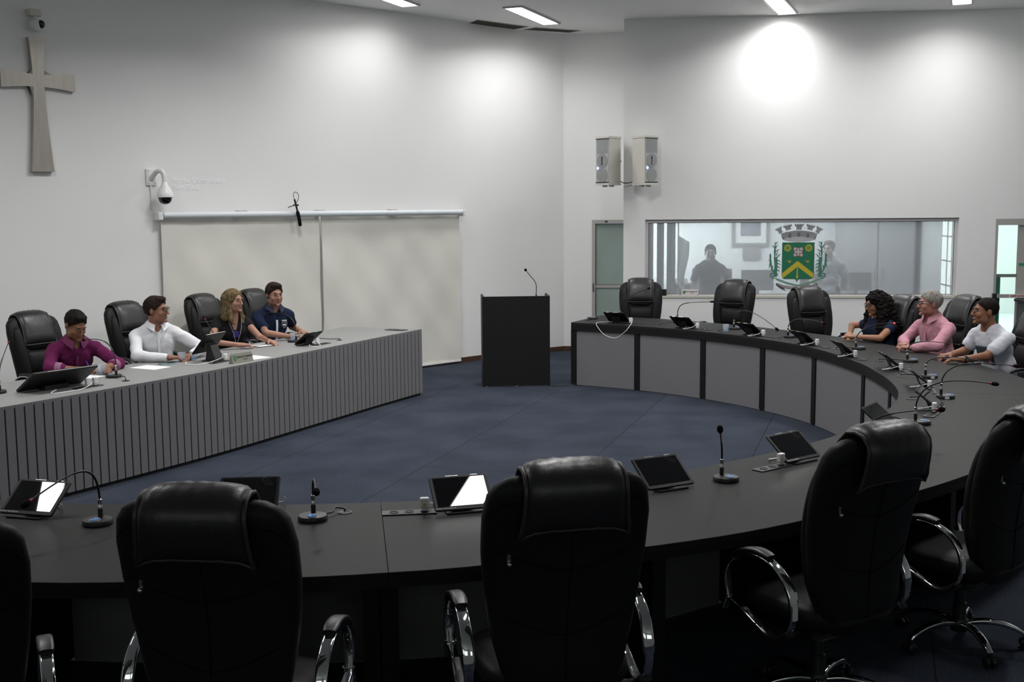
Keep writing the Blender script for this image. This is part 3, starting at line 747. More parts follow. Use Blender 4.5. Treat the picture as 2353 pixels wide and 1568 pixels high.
MICS = [
 P_(-1.85, 4.91, (-2.02, 4.62, .952), 'gooseneck microphone bent left over the tablet at the lower left', rise=.19, bow=.15, bend=.30),
 P_(-0.90, 4.95, (-0.852, 4.78, .951), 'gooseneck microphone with a curled neck between the two left foreground chairs', rise=.09, bow=.08),
 P_(1.08, 5.62, (1.035, 5.55, 1.036), 'lone upright gooseneck microphone on the near black desk', rise=.09, bow=.02),
 P_(2.05, 6.37, (2.459, 6.45, .976), 'gooseneck microphone rising from behind the bend chair headrest', rise=.07, bow=.07),
 P_(2.59, 7.08, (2.977, 6.95, 1.047), 'gooseneck microphone with long neck nearest above the bend chair', rise=.13, bow=.17, foamr=.013, bend=.25, tagz=170),
 P_(3.12, 8.05, (3.532, 7.9, 1.022), 'gooseneck microphone by the desk joint reaching toward the right edge', rise=.12, bow=.15, foamr=.013, tagz=190, bend=.25),
 P_(3.36, 9.02, (3.823, 8.95, .898), 'gooseneck microphone with level neck before the man in the white T-shirt', rise=.06, bow=.09, foamr=.013, tagz=190, bend=.25),
 P_(3.54, 9.96, (3.946, 9.9, .926), 'gooseneck microphone with black tip between the pink shirt and the white T-shirt', rise=.08, bow=.09, foamr=.012, ring='black', bend=.25),
 P_(3.36, 10.88, (3.678, 10.8, 1.03), 'gooseneck microphone with a lit red ring before the woman with curly hair', rise=.06, bow=.12, ring='lit', foamr=.010, bend=.3),
 P_(2.95, 11.92, (3.284, 11.9, .927), 'gooseneck microphone in front of the empty chair below the crest', rise=.10, bow=.10, foamr=.012),
 P_(2.54, 12.78, (2.952, 12.6, .800), 'gooseneck microphone drooping to the right beside the plastic cup', rise=.14, bow=.18, foamr=.015, tagz=250),
 P_(2.01, 13.56, (2.363, 13.4, 1.033), 'gooseneck microphone leaning right in front of the window', rise=.16, bow=.10, foamr=.013, ring='black', bend=.25),
 P_(1.36, 13.99, (1.649, 13.7, 1.172), 'gooseneck microphone in front of the chair nearest the frosted door', rise=.14, bow=.12, foamr=.012, bend=.25),
 P_(1.01, 14.10, (0, 0, 0), 'microphone base without a neck at the far end of the black desk', goose=False, tagz=250),
 P_(-3.34, 9.39, (-3.662, 9.65, 1.062), 'gooseneck microphone pointing at the mouth of the man in magenta', rise=.15, bow=.20, z=LZ, foamr=.013, tagz=-110, bend=.2),
 P_(-3.96, 8.60, (-4.029, 9.0, 1.123), 'gooseneck microphone at the left edge of the photo on the grey desk', rise=.10, bow=.06, z=LZ, foamr=.012, tagz=-70),
 P_(-2.86, 10.80, (-2.996, 11.0, 1.106), 'gooseneck microphone rising behind the touch screen terminal', rise=.08, bow=.04, z=LZ, foamr=.012),
 P_(-2.30, 11.85, (-2.709, 12.1, 1.049), 'gooseneck microphone curving across the young man in the navy polo', rise=.16, bow=.20, z=LZ, foamr=.010, bend=.2),
]
STATIONS = []
for x, y, w_ in ((-0.24, 5.07, 'left of the tablet by the middle foreground chair'), (1.58, 6.02, 'right of the lone upright microphone'), (2.36, 6.92, 'peeking over the bend chair headrest'),
               (2.92, 7.60, 'second above the bend chair'), (3.20, 8.58, 'beside the desk joint'), (3.30, 9.55, 'before the man in the white T-shirt'), (3.15, 10.42, 'before the woman with curly hair'),
               (3.00, 11.33, 'right of the empty chair below the crest'), (2.63, 12.20, 'between the cup and the chair below the crest'), (2.02, 12.98, 'left of the plastic cup'), (1.30, 13.62, 'nearest the frosted door')):
    rz = frame_of((x, y)); c, s_ = math.cos(rz), math.sin(rz); lx, ly = -.235, .03
    STATIONS.append(P_(x + lx * c - ly * s_, y + lx * s_ + ly * c, 1, w_, tab=(.17, .06), loop=.13))
for x, y, w_ in ((-2.28, 5.02, 'behind the tablet at the lower left'), (-1.22, 5.05, 'behind the left foreground chair')):
    rz = frame_of((x, y)); c, s_ = math.cos(rz), math.sin(rz); lx, ly = .10, .13
    STATIONS.append(P_(x + lx * c - ly * s_, y + lx * s_ + ly * c, 1, w_, tab=(-.02, -.05), loop=.06, plate=False, chg=False))
STATIONS += [P_(-3.36, 8.86, -1, 'right of the large monitor on the grey desk', tab=(.28, -.02), loop=.07, z=LZ, desk='L', two=True),
             P_(-2.68, 10.30, -1, 'beside the nameplate on the grey desk', tab=(.22, -.20), loop=-.05, z=LZ, desk='L'),
             P_(-1.97, 11.62, 1, 'beside the tablet at the far end of the grey desk', tab=(.20, -.01), loop=.08, z=LZ, desk='L')]
LEADS = [P_(-.90, 4.95, -.775, 5.072, 'between the two left foreground chairs'), P_(2.01, 13.56, 1.75, 13.323, 'second from the frosted door'), P_(2.54, 12.78, 2.312, 12.564, 'beside the plastic cup'),
         P_(2.95, 11.92, 2.796, 11.767, 'below the coat of arms'), P_(3.36, 10.88, 3.146, 10.90, 'before the woman with curly hair'), P_(3.54, 9.96, 3.284, 10.034, 'before the man in the pink shirt'),
         P_(3.36, 9.02, 3.16, 9.10, 'before the man in the white T-shirt'), P_(2.59, 7.08, 2.42, 7.26, 'nearest above the bend chair'), P_(3.12, 8.05, 2.86, 8.02, 'at the desk joint'),
         P_(-3.34, 9.39, -3.17, 9.18, 'before the man in magenta', z=LZ), P_(-2.30, 11.85, -1.84, 11.98, 'at the far end of the grey desk', z=LZ), P_(1.01, 14.10, .93, 13.90, 'at the far end of the black desk')]
# ---------------- things on the desks ----------------
# tilted tablet / monitor: local origin on the desk, screen faces -Y (the seat) and up
def make_tablet(w=.28, h=.20, tilt=38, squares=False, words=None, strip=False):
    t = thing('tablet', 'tablet', 'tablet', (0, 0, 0), 0, 'desk tablets on folding stands')
    R = Matrix.Rotation(math.radians(tilt), 3, 'X'); c = Vector((0, 0, .014)) + R @ Vector((0, h / 2, 0))
    m = MB(); m.rbox(c, (w, h, .011), .012, R); m.build('tablet_body', M['bezel'], t)
    m = MB(); m.box(c + R @ Vector((0, .004, .0062)), (w - .035, h - .035, .0012), R); m.build('screen', M['screen'], t, smooth=None)
    # easel plate behind the body
    top = Vector((0, 0, .014)) + R @ Vector((0, h * .62, -.006)); bot = Vector((0, top.y - .035, .004)); d = (bot - top); L = d.length; a_ = math.atan2(d.z, d.y)
    m = MB(); m.box((top + bot) / 2, (w * .42, L, .005), Matrix.Rotation(a_, 3, 'X')); m.build('stand', M['black_pl'], t, smooth=None)
    m = MB(); m.box((0, .03, .004), (w * .62, .10, .008)); m.build('stand_foot', M['black_pl'], t, smooth=None)
    m = MB(); e = Vector((0, 0, .014)) + R @ Vector((0, h + .0005, 0)); 
    m.box(e + Vector((w * .28, 0, 0)), (.035, .002, .004), R); m.box(e + Vector((-w * .1, 0, 0)), (.06, .002, .004), R); m.build('edge_buttons', M['silver'], t, smooth=None)
    if squares:
        m = MB()
        for a, b_ in ((.0, .0), (.013, -.012), (.026, .004), (.020, -.028), (.036, -.016), (.048, -.034), (.010, .012), (.034, -.036)):
            x0, y0 = w / 2 - .085 + a, h / 2 - .022 + b_ * .8; s_ = .0052
            P_ = [c + R @ Vector((x0 + i, y0 + j, .0064)) for i, j in ((-s_, -s_), (s_, -s_), (s_, s_), (-s_, s_))]
            m.tube(P_, .0005, 4, closed=True)
        m.build('square_pattern', M['label'], t, smooth=None)
    if words:
        text_mesh('lettering', words, .0085, Matrix.Translation(c + R @ Vector((-w / 2 + .05, -h / 2 + .010, .0062))) @ R.to_4x4(), M['label'], t)
    return t
TB = {'a': make_tablet(words='TERMINAL PARLAMENTAR'), 'b': make_tablet(squares=True, words=None), 'c': make_tablet(squares=True, words='TERMINAL PARLAMENTAR')}
TG = 'desk tablets on folding stands'; tused = set()
def tablet(kind, x, y, label, turn=0.0, z=DZ, desk='curve'):
    rz = frame_of((x, y), desk) + math.radians(turn); s = TB[kind]
    if kind in tused: o = dup(s, (x, y, z), rz, label, TG)
    else: tused.add(kind); s.location = (x, y, z); s.rotation_euler = (0, 0, rz); s['label'] = label; o = s
    return o
for k, x, y, lb, tn in (('a', -2.22, 5.02, 'tablet with a bright window reflection at the lower left edge of the photo', -6), ('b', -1.22, 5.05, 'tablet mostly hidden behind the left foreground chair', 4),
                    ('a', -0.22, 5.05, 'tablet with a bright diagonal reflection beside the middle foreground chair', 4), ('b', 0.78, 5.44, 'tablet peeking out on the right of the middle foreground chair', -4),
                    ('c', 1.58, 6.02, 'tablet with charger between the lone microphone and the foreground bend chair', -2), ('a', 2.36, 6.92, 'tablet with a white glare just above the bend chair headrest', -2),
                    ('a', 2.92, 7.60, 'tablet facing right, second above the bend chair', 0), ('a', 3.20, 8.58, 'thin tablet seen edge-on next to the desk joint', 0),
                    ('a', 3.30, 9.55, 'thin tablet seen edge-on in front of the man in the white T-shirt', 0), ('a', 3.15, 10.42, 'tablet seen from the back below the lit red microphone', 0),
                    ('a', 3.00, 11.33, 'tablet seen from the back right of the empty chair below the crest', 0), ('a', 2.63, 12.20, 'tablet seen from the back between the plastic cup and the chair below the crest', 0),
                    ('a', 2.02, 12.98, 'tablet seen from the back left of the plastic cup', 0), ('a', 1.30, 13.62, 'tablet seen from the back nearest the frosted door', 0)):
    tablet(k, x, y, lb, tn)
tablet('a', -2.16, 11.60, 'tablet on a stand at the far end of the grey slatted desk', -4, LZ, 'straight')
bpy.context.view_layer.update()
# the two bigger screens on the grey desk
def pt(o, lx, ly, lz=0): return o.matrix_world @ Vector((lx, ly, lz))
q = (-3.60, 8.70)
t = thing('monitor', 'large black monitor lying tilted on the grey desk at the left', 'monitor', (-3.60, 8.80, LZ), frame_of(q, 'L') - math.radians(6))
R = Matrix.Rotation(math.radians(28), 3, 'X'); w_, h_ = .56, .30
c = Vector((0, -.10, .03)) + R @ Vector((0, h_ / 2, 0))
c = Vector((0, .05, .088)); R = Matrix.Rotation(math.radians(-148), 3, 'X') @ Matrix.Rotation(math.pi, 3, 'Z'); R = Matrix.Rotation(math.radians(32), 3, 'X')
R = Matrix.Rotation(math.radians(180 - 148), 3, 'X')
m = MB(); m.rbox(c, (w_, h_, .022), .012, R); m.build('monitor_body', M['black_pl'], t)
m = MB(); m.box(c + R @ Vector((0, 0, .0122)), (w_ - .03, h_ - .03, .0015), R); m.build('screen', M['screen'], t, smooth=None)
m = MB(); m.box(c + R @ Vector((-.05, h_ / 2 + .001, .0)), (.42, .003, .006), R); m.build('bright_edge', M['silver'], t, smooth=None)
m = MB(); m.box((0, -.02, .018), (.20, .10, .036)); m.build('stand', M['black_pl'], t, smooth=None)
t = thing('touch_terminal', 'black touch screen terminal on a foot beside the white shirt man', 'monitor', (-2.79, 10.42, LZ), frame_of((-2.79, 10.4), 'L') + .12)
R = Matrix.Rotation(math.radians(50), 3, 'X'); c = Vector((0, -.02, .165))
m = MB(); m.rbox(c, (.34, .24, .016), .010, R); m.build('terminal_body', M['bezel'], t)
m = MB(); m.box(c + R @ Vector((0, 0, .009)), (.31, .21, .0015), R); m.build('screen', M['screen'], t, smooth=None)
m = MB(); m.box(c + R @ Vector((0, .1205, 0)), (.30, .002, .008), R); m.build('bright_edge', M['silver'], t, smooth=None)
m = MB(); m.box(c + R @ Vector((0.02, -.01, -.016)), (.16, .05, .02), R); m.build('rear_housing', M['black_pl'], t, smooth=None)
m = MB(); m.box((.01, .035, .006), (.16, .16, .012)); m.add([(x, y, z) for x in (-.05, .07) for y, z in ((-.02, .012), (.09, .012), (.035, .15), (.005, .16))], [(0, 1, 2, 3), (7, 6, 5, 4), (0, 4, 5, 1), (1, 5, 6, 2), (2, 6, 7, 3), (3, 7, 4, 0)]); m.build('foot', M['black_pl'], t, smooth=None)

# ---------------- gooseneck microphones ----------------
MG = 'gooseneck desk microphones'
def mic(x, y, end, label, rise=.10, bow=.12, az=None, z=DZ, ring='red', foamr=.016, goose=True, tagz=0, base=True, neck_off=None, bend=.35):
    """end: world point of the foam tip"""
    o = outward((x, y)) if z == DZ else -inL((x, y)); rz = yaw_of(-o) if az is None else az
    t = thing('gooseneck_microphone', label, 'microphone', (x, y, z), rz, MG)
    m = MB(); prof = [(0, 0), (.062, 0), (.066, .004), (.066, .016), (.062, .023), (0, .027)]
    m.lathe(prof, 32); m.build('base', M['black_pl'], t)
    m = MB(); m.lathe([(0, .0262), (.018, .0262), (.018, .0295), (0, .0305)], 20, c=(0, -.030, 0)); m.build('button', M['blue_btn'], t)
    m = MB(); m.tube([Vector((.024 * math.cos(a), -.030 + .024 * math.sin(a), .0272)) for a in [2 * math.pi * k / 20 for k in range(20)]], .0011, 4, closed=True); m.build('button_ring', M['label'], t)
    text_mesh('logo', 'TSI', .020, Matrix.Translation((0, -.012, .0288)), M['label'], t, bold=.0006)
    if tagz:
        m = MB(); a = math.radians(tagz); d = Vector((math.cos(a), math.sin(a), 0)); R = Matrix.Rotation(a + math.pi / 2, 3, 'Z')
        m.box(d * .0668 + Vector((0, 0, .011)), (.030, .002, .017), R); m.build('inventory_tag', M['label'], t, smooth=None)
    if not goose: return t
    cy = .030
    m = MB(); m.lathe([(0, .024), (.011, .024), (.011, .062), (0, .062)], 14, c=(0, cy, 0)); m.build('neck_socket', M['black_pl'], t)
    m = MB(); m.lathe([(0, .062), (.0105, .062), (.0105, .075), (.009, .077), (.009, .096), (.0105, .098), (.0105, .104), (.007, .108), (0, .108)], 14, c=(0, cy, 0)); m.build('connector', M['silver'], t)
    M4 = Matrix.Translation((x, y, z)) @ Matrix.Rotation(rz, 4, 'Z'); E_ = M4.inverted() @ Vector(end); A_ = Vector((0, cy, .105))
    d = E_ - A_; hd = Vector((d.x, d.y, 0))
    P1 = A_ + Vector((0, 0, rise)) + hd * 0.02; P2 = A_ + hd * bend + Vector((0, 0, max(d.z * bend, 0) + bow)); path = bez(A_, P1, P2, E_, 22)
    rr = [.0052] * 14 + [.0036] * 9
    m = MB(); m.tube(path, rr, 8); m.build('gooseneck', M['black_pl'], t, smooth=80)
    dd = (path[-1] - path[-3]).normalized(); R = dd.to_track_quat('Z', 'Y').to_matrix()
    m = MB(); m.lathe([(0, -.014), (.0065, -.014), (.0075, 0), (0, 0)], 12, c=E_, M=R); m.build('ring', M['red'] if ring == 'red' else (M['redlit'] if ring == 'lit' else M['black_pl']), t)
    m = MB(); m.lathe([(0, 0), (.008, 0), (foamr * .85, .006), (foamr, .018), (foamr * .9, .034), (foamr * .5, .043), (0, .045)], 14, c=E_, M=R); m.build('foam_windscreen', M['foam'], t, smooth=80)
    return t
for a in MICS: mic(*a[0], **a[1])

# ---------------- socket plates, chargers and white cables ----------------
CG, PG = 'white chargers plugged in along the desks', 'flat black socket plates set in the desk tops'
def make_charger():
    t = thing('charger', 'charger', 'charger', (0, 0, 0), 0, CG)
    m = MB(); m.rbox((0, 0, .058), (.040, .028, .046), .006); m.build('charger_body', M['whitepl'], t)
    m = MB(); m.rbox((0, 0, .028), (.030, .022, .016), .005); m.build('plug', M['whitepl'], t)
    m = MB(); m.box((0, -.0146, .050), (.014, .001, .012)); m.build('rating_label', mat('rating_label', (.6, .5, .15), .6), t, smooth=None)
    return t
def make_plate():
    t = thing('socket_plate', 'plate', 'socket', (0, 0, 0), 0, PG)
    m = MB(); m.rbox((0, 0, .003), (.25, .075, .006), .006); m.build('plate', M['black_pl'], t)
    for x in (-.07, 0, .07):
        m = MB(); m.lathe([(0, .006), (.021, .006), (.021, .008), (.017, .008), (.017, .0065), (0, .0065)], 16, c=(x, 0, 0)); m.build('socket', M['bezel'], t)
    return t
ch0, pl0 = make_charger(), make_plate(); chn = [0]
def cable(pts, label, r=.0034, m_=None, n=8, grp='white charging cables', nm='charging_cable', cat='cable'):
    b_ = MB(); b_.tube(crom(pts, n), r, 6); o = b_.build(nm, m_ or M['whitepl'], smooth=80); return tag(o, label, cat, grp)
def station(px, py, side, where, tab=None, loop=.10, z=DZ, desk='curve', two=False, plate=True, chg=True, cab=True, turn=0):
    rz = frame_of((px, py), desk); c, s_ = math.cos(rz), math.sin(rz)
    def W(lx, ly, lz=0.0): return Vector((px + lx * c - ly * s_, py + lx * s_ + ly * c, z + lz))
    if plate:
        lb = 'black socket plate ' + where
        if chn[0] == 0: pl0.location = (px, py, z); pl0.rotation_euler = (0, 0, rz); pl0['label'] = lb
        else: dup(pl0, (px, py, z), rz, lb, PG)
    if chg:
        zz = z + (.0085 if plate else .0) - .020
        for k, dx in enumerate((-.07, 0) if two else (side * .07,)):
            p = W(dx, 0); lb = 'white charger ' + where + ('' if not two else (', left one of the pair' if k == 0 else ', right one of the pair'))
            if chn[0] == 0: ch0.location = (p.x, p.y, zz + .0); ch0.rotation_euler = (0, 0, rz); ch0['label'] = lb; chn[0] = 1
            else: dup(ch0, (p.x, p.y, zz), rz, lb, CG)
    chn[0] = 1
    if cab and tab and 'nearest the frosted door' not in where:
        # from the charger to the tablet stand, with a slack loop
        x0 = side * .07; a = W(x0 - .022 * (1 if tab[0] < x0 else -1), -.0, .045); tx, ty = tab
        mid = [(x0 + (tx - x0) * .25, loop * .55, .022), (x0 + (tx - x0) * .6, loop, .006), (tx - (x0 - tx) * .15, loop * .9, .006), (tx - (x0 - tx) * .2, loop * .3 + ty * .7, .006)]
        cable([a] + [W(*q) for q in mid] + [W(tx, ty, .02)], 'thin white cable ' + where)
for a in STATIONS: station(*a[0], **a[1])
# black microphone leads running to small round grommets
GG = 'round cable grommets in the desk tops'
def grommet(x, y, label, z=DZ):
    t = MB(); t.lathe([(.022, 0), (.033, 0), (.034, .003), (.024, .004), (.021, .0015), (0, .0012)], 20); o = t.build('cable_grommet', M['black_pl'], loc=(x, y, z)); tag(o, label, 'grommet', GG)
def lead(x0, y0, x1, y1, where, z=DZ, hump=.02):
    a, b_ = Vector((x0, y0, z + .016)), Vector((x1, y1, z + .004)); d = b_ - a; d.z = 0; L = d.length; d.normalize(); s_ = Vector((-d.y, d.x, 0))
    a = a + d * .067
    m = MB(); m.cyl(a, a + d * .045, .0075, seg=10); m.build
    cable([a, a + d * .04, a + d * (L * .4) + s_ * .02 + Vector((0, 0, hump * .5)), a + d * (L * .62) + s_ * .012 + Vector((0, 0, hump * .3 - .004)), b_ + Vector((0, 0, .012)), b_], 'black lead of the microphone ' + where, .0042, M['black_pl'], 6, 'black microphone leads', 'microphone_lead')
    grommet(x1, y1, 'small round cable grommet ' + where, z)
for a in LEADS: lead(*a[0], **a[1])
# ---------------- cups, phones, papers, nameplates ----------------
cupm = bpy.data.materials.new('clear_plastic_cup'); cupm.use_nodes = True; nt = cupm.node_tree; nt.nodes.clear()
o_ = nd(nt, 'ShaderNodeOutputMaterial'); g_ = nd(nt, 'ShaderNodeBsdfTransparent'); g_.inputs[0].default_value = (.92, .95, .97, 1); d_ = nd(nt, 'ShaderNodeBsdfPrincipled'); d_.inputs['Base Color'].default_value = (.80, .84, .88, 1); d_.inputs['Roughness'].default_value = .15
mm = nd(nt, 'ShaderNodeMixShader'); mm.inputs[0].default_value = .30; nt.links.new(g_.outputs[0], mm.inputs[1]); nt.links.new(d_.outputs[0], mm.inputs[2]); nt.links.new(mm.outputs[0], o_.inputs[0])
M['cup'] = cupm; M['cupblue'] = mat('cup_blue_print', (.08, .30, .70), .4); M['water'] = mat('pale_blue_liquid', (.55, .68, .85), .2)
def cup(x, y, label, z, band=True, s=1.0, first=None):
    if first: return dup(first, (x, y, z), 0, label)
    t = thing('plastic_cup', label, 'cup', (x, y, z), 0, 'disposable plastic water cups')
    m = MB(); m.lathe([(0, 0), (.024, 0), (.026, .003), (.036, .082), (.0375, .084), (.0355, .084), (.0345, .080), (.0245, .006), (0, .006)], 24); m.build('cup_wall', M['cup'], t)
    m = MB()
    for k in range(9):
        a0 = 2 * math.pi * k / 9; h0 = .008 + .005 * (k % 3); ring = []
        for zz in (h0, h0 + .016):
            r = .0262 + (zz / .082) * .0100 + .0006
            ring.append([Vector((r * math.cos(a0 + f), r * math.sin(a0 + f), zz)) for f in (0, .13, .26, .39)])
        m.loft(ring, cap=False, closed=False)
    m.build('wave_print', M['cupblue'], t)
    return t
c0 = cup(-3.50, 9.56, 'plastic cup in front of the man in the magenta shirt', LZ)
cup(-3.05, 10.36, 'plastic cup left of the touch screen terminal', LZ, first=c0)
cup(-2.96, 10.44, 'plastic cup right beside the touch screen terminal foot', LZ, first=c0)
cup(-2.33, 11.98, 'plastic cup near the hands of the young man in navy', LZ, first=c0)
cup(2.38, 12.52, 'plastic cup on the black desk left of the crest, by a microphone', DZ, first=c0)
def phone(x, y, rz, label, col, z=DZ, tilt=0):
    t = thing('smartphone', label, 'phone', (x, y, z), rz)
    m = MB(); m.rbox((0, 0, .0045), (.072, .150, .009), .010); m.build('phone_case', mat('phone_case', col, .35), t)
    m = MB(); m.rbox((0, 0, .0094), (.066, .143, .0008), .008); m.build('screen', M['screen'], t)
phone(-3.14, 10.20, frame_of((-3.2, 10.2), 'L') + 1.2, 'teal smartphone lying before the man in the white dress shirt', (.12, .35, .33), LZ)
phone(3.50, 11.62, .9, 'tan smartphone beside the hands of the woman with curly hair', (.50, .36, .24), DZ)
def sheet(pts, label, z, nm='paper_sheet', n=1):
    m = MB(); m.prism(pts, z, z + .0012 * n); tag(m.build(nm, M['paper'], smooth=None), label, 'paper')
def rect(cx, cy, w, h, a):
    ca, sa = math.cos(a), math.sin(a); return [(cx + i * w / 2 * ca - j * h / 2 * sa, cy + i * w / 2 * sa + j * h / 2 * ca) for i, j in ((-1, -1), (1, -1), (1, 1), (-1, 1))]
sheet(rect(-3.62, 9.42, .21, .30, 1.2), 'white paper under the writing hand of the man in magenta', LZ, n=2)
sheet(rect(-3.22, 9.98, .21, .30, 1.1), 'loose white paper right of the man in the magenta shirt', LZ)
sheet(rect(-2.45, 10.62, .21, .28, .9), 'white paper behind the grey nameplate', LZ)
t = thing('notepad', 'open notepad the blonde woman is writing on', 'notepad', (-2.55, 11.52, LZ), frame_of((-2.6, 11.5), 'L') + 1.3)
m = MB(); m.rbox((0, 0, .003), (.17, .24, .006), .004); m.build('cover', M['black_pl'], t)
m = MB(); m.box((0, 0, .0085), (.16, .23, .005)); m.build('pages', M['paper'], t, smooth=None)
m = MB(); m.box((0, 0, .012), (.158, .228, .0015), Matrix.Rotation(.03, 3, 'Y')); m.build('top_page', M['paper'], t, smooth=None)
def nameplate(loc, rz, label, line1, line2, face, W=.255, H=.088):
    t = thing('nameplate', label, 'nameplate', loc, rz)
    R = Matrix.Rotation(math.radians(-14), 3, 'X')
    m = MB(); m.add([(x, y, z) for x in (-W / 2, W / 2) for y, z in ((-.028, 0), (.028, 0), (.002, H), (-.002, H))], [(0, 1, 2, 3), (7, 6, 5, 4), (0, 4, 5, 1), (1, 5, 6, 2), (2, 6, 7, 3), (3, 7, 4, 0)]); m.build('plate', face, t, smooth=None)
    ang = math.atan2(.026, H); F = Matrix.Translation((0, -.0155, H / 2)) @ Matrix.Rotation(math.pi / 2 - ang, 4, 'X')
    blk = mat('nameplate_ink', (.02, .02, .02), .6)
    text_mesh('lettering', line1, .022, F @ Matrix.Translation((.035, .010, 0)), blk, t, bold=.0008); text_mesh('lettering', line2, .012, F @ Matrix.Translation((.035, -.014, 0)), blk, t, bold=.0004)
    g = mat('crest_green', (.05, .16, .07), .6); m = MB(); pr = [(-.018, .012), (.018, .012), (.018, -.012), (0, -.026), (-.018, -.012)]
    m.prism([(p[0] - W / 2 + .035, p[1]) for p in pr], 0, .0008, F); m.prism([(p[0] - W / 2 + .035, p[1]) for p in [(-.016, .016), (.016, .016), (.020, .028), (-.020, .028)]], 0, .0008, F); m.build('small_crest', g, t, smooth=None)
nameplate((-2.48, 10.27, LZ), yaw_of(-inL((-2.6, 10.3))) - .12, 'grey nameplate standing at the front edge of the slatted desk', 'SORAIA DE ESPIRITO', 'Vereadora', mat('nameplate_grey', (.22, .22, .18), .5))
t = thing('socket_plate', 'small black socket plate at the far right corner of the grey desk', 'socket', (-1.33, 12.95, LZ), frame_of((-1.3, 12.9), 'L')); m = MB(); m.rbox((0, 0, .003), (.12, .25, .006), .006); m.build('plate', M['black_pl'], t)
m = MB(); m.rbox((0, 0, .0065), (.05, .07, .002), .004); m.build('socket', M['bezel'], t)
# desk cable drooping over the front at the far tablet
def pen(a, b_, label, col):
    t = thing('pen', label, 'pen', a); a_ = Vector((0, 0, 0)); d = Vector(b_) - Vector(a); m = MB(); m.cyl(a_, d * .10, .0012, .004, 8); m.cyl(d * .10, d * .70, .004, seg=8); m.build('pen_barrel', M['whitepl'], t)
    m = MB(); m.cyl(d * .70, d, .0047, seg=8); m.build('pen_cap', mat('pen_cap', col, .4), t)
PENS = pen

cable([(1.46, 13.60, .815), (1.42, 13.36, .790), (1.38, 13.22, .765), (1.32, 13.20, .70), (1.22, 13.27, .625), (1.10, 13.36, .655), (1.02, 13.43, .745), (1.02, 13.50, .785), (1.12, 13.58, .785), (1.22, 13.62, .78)], 'long white cable looping down over the desk front, nearest the frosted door')
# ---------------- recessed window with coat of arms ----------------
def wall_box(b, WP, a0, a1, z0, z1, d0, d1):
    WP.slab(b, a0, a1, z0, z1, d0, d1)
M['winframe'] = mat('painted_window_frame', (.60, .58, .58), .5, spec=.4)
glass = bpy.data.materials.new('hazy_window_glass'); glass.use_nodes = True; nt = glass.node_tree; nt.nodes.clear()
o_ = nd(nt, 'ShaderNodeOutputMaterial'); tr = nd(nt, 'ShaderNodeBsdfTransparent'); tr.inputs[0].default_value = (.93, .96, .97, 1)
df = nd(nt, 'ShaderNodeBsdfDiffuse'); df.inputs[0].default_value = (.56, .585, .62, 1); gl = nd(nt, 'ShaderNodeBsdfGlossy'); gl.inputs['Roughness'].default_value = .02  # diffuse share paints the grey haze reflected on the pane
fr = nd(nt, 'ShaderNodeFresnel'); fr.inputs[0].default_value = 1.5; m1 = nd(nt, 'ShaderNodeMixShader'); m1.inputs[0].default_value = 0.45; m2 = nd(nt, 'ShaderNodeMixShader')
nt.links.new(tr.outputs[0], m1.inputs[1]); nt.links.new(df.outputs[0], m1.inputs[2]); nt.links.new(fr.outputs[0], m2.inputs[0]); nt.links.new(m1.outputs[0], m2.inputs[1]); nt.links.new(gl.outputs[0], m2.inputs[2]); nt.links.new(m2.outputs[0], o_.inputs[0])
clear = mat('clear_glass_dummy', (1, 1, 1), .1)
frost = mat('frosted_green_glass', (.30, .375, .345), .35, spec=.5, var=.04, vs=3)
wn = MB()
for a0, a1, z0, z1 in ((WS0, WS1, WZ1 - .045, WZ1), (WS0, WS0 + .045, WZ0 + .03, WZ1 - .045), (WS1 - .045, WS1, WZ0 + .03, WZ1 - .045), (WS0, WS1, WZ0 + .03, WZ0 + .045)):
    wall_box(wn, WR, a0, a1, z0, z1, -.085, -.035)
w1 = struct(wn.build('window_1', M['winframe'], smooth=None))
b = MB(); wall_box(b, WR, WS0 + .045, WS1 - .045, WZ0 + .045, WZ1 - .045, -.064, -.058); b.build('window_pane', glass, w1, smooth=None)
b = MB(); wall_box(b, WR, WS0 - .0, WS1 + .0, WZ0, WZ0 + .029, -.17, .012); b.build('window_sill', M['cream'], w1, smooth=None)
b = MB()
for a0, a1, z0, z1 in ((WS0 + .045, WS1 - .045, WZ1 - .051, WZ1 - .0455), (WS0 + .045, WS1 - .045, WZ0 + .0455, WZ0 + .050), (WS0 + .0455, WS0 + .050, WZ0 + .05, WZ1 - .05), (WS1 - .050, WS1 - .0455, WZ0 + .05, WZ1 - .05)):
    wall_box(b, WR, a0, a1, z0, z1, -.058, -.052)
b.build('rubber_seal', M['groove'], w1, smooth=None)
# --- coat of arms printed on the pane ---
SC = 0.000767; CX, CZ = 1068.0, 900.0   # drawing units
t = thing('coat_of_arms', 'green and yellow coat of arms with a grey castle crown on the window', 'emblem', WR.P(2.390, 1.378, -.0570), WR.rz)
SPLIT = {'gears': 'gear', 'gear_centres': 'gear_centre', 'square_corners': 'square_corner', 'bees': None, 'crown_towers': 'crown_tower', 'crown_gates': 'crown_gate'}
def dec(name, polys, col, lay, rough=.5, th=.0006):
    if SPLIT.get(name):
        for p in polys: dec(SPLIT[name], [p], col, lay, rough, th)
        return
    b = MB(); cols = col if isinstance(col, list) else None
    for pts in polys:
        P2 = [((x - CX) * SC, -(y - CZ) * SC) for x, y in pts]
        n = len(P2); y0 = -.0008 - lay * .0006
        b.add([(p[0], y0, p[1]) for p in P2] + [(p[0], y0 - th, p[1]) for p in P2], [tuple(range(n)), tuple(range(2 * n - 1, n - 1, -1))] + [(i, n + i, n + (i + 1) % n, (i + 1) % n) for i in range(n)])
    return b.build(name, mat('decal_' + name, col, rough), t, smooth=None)
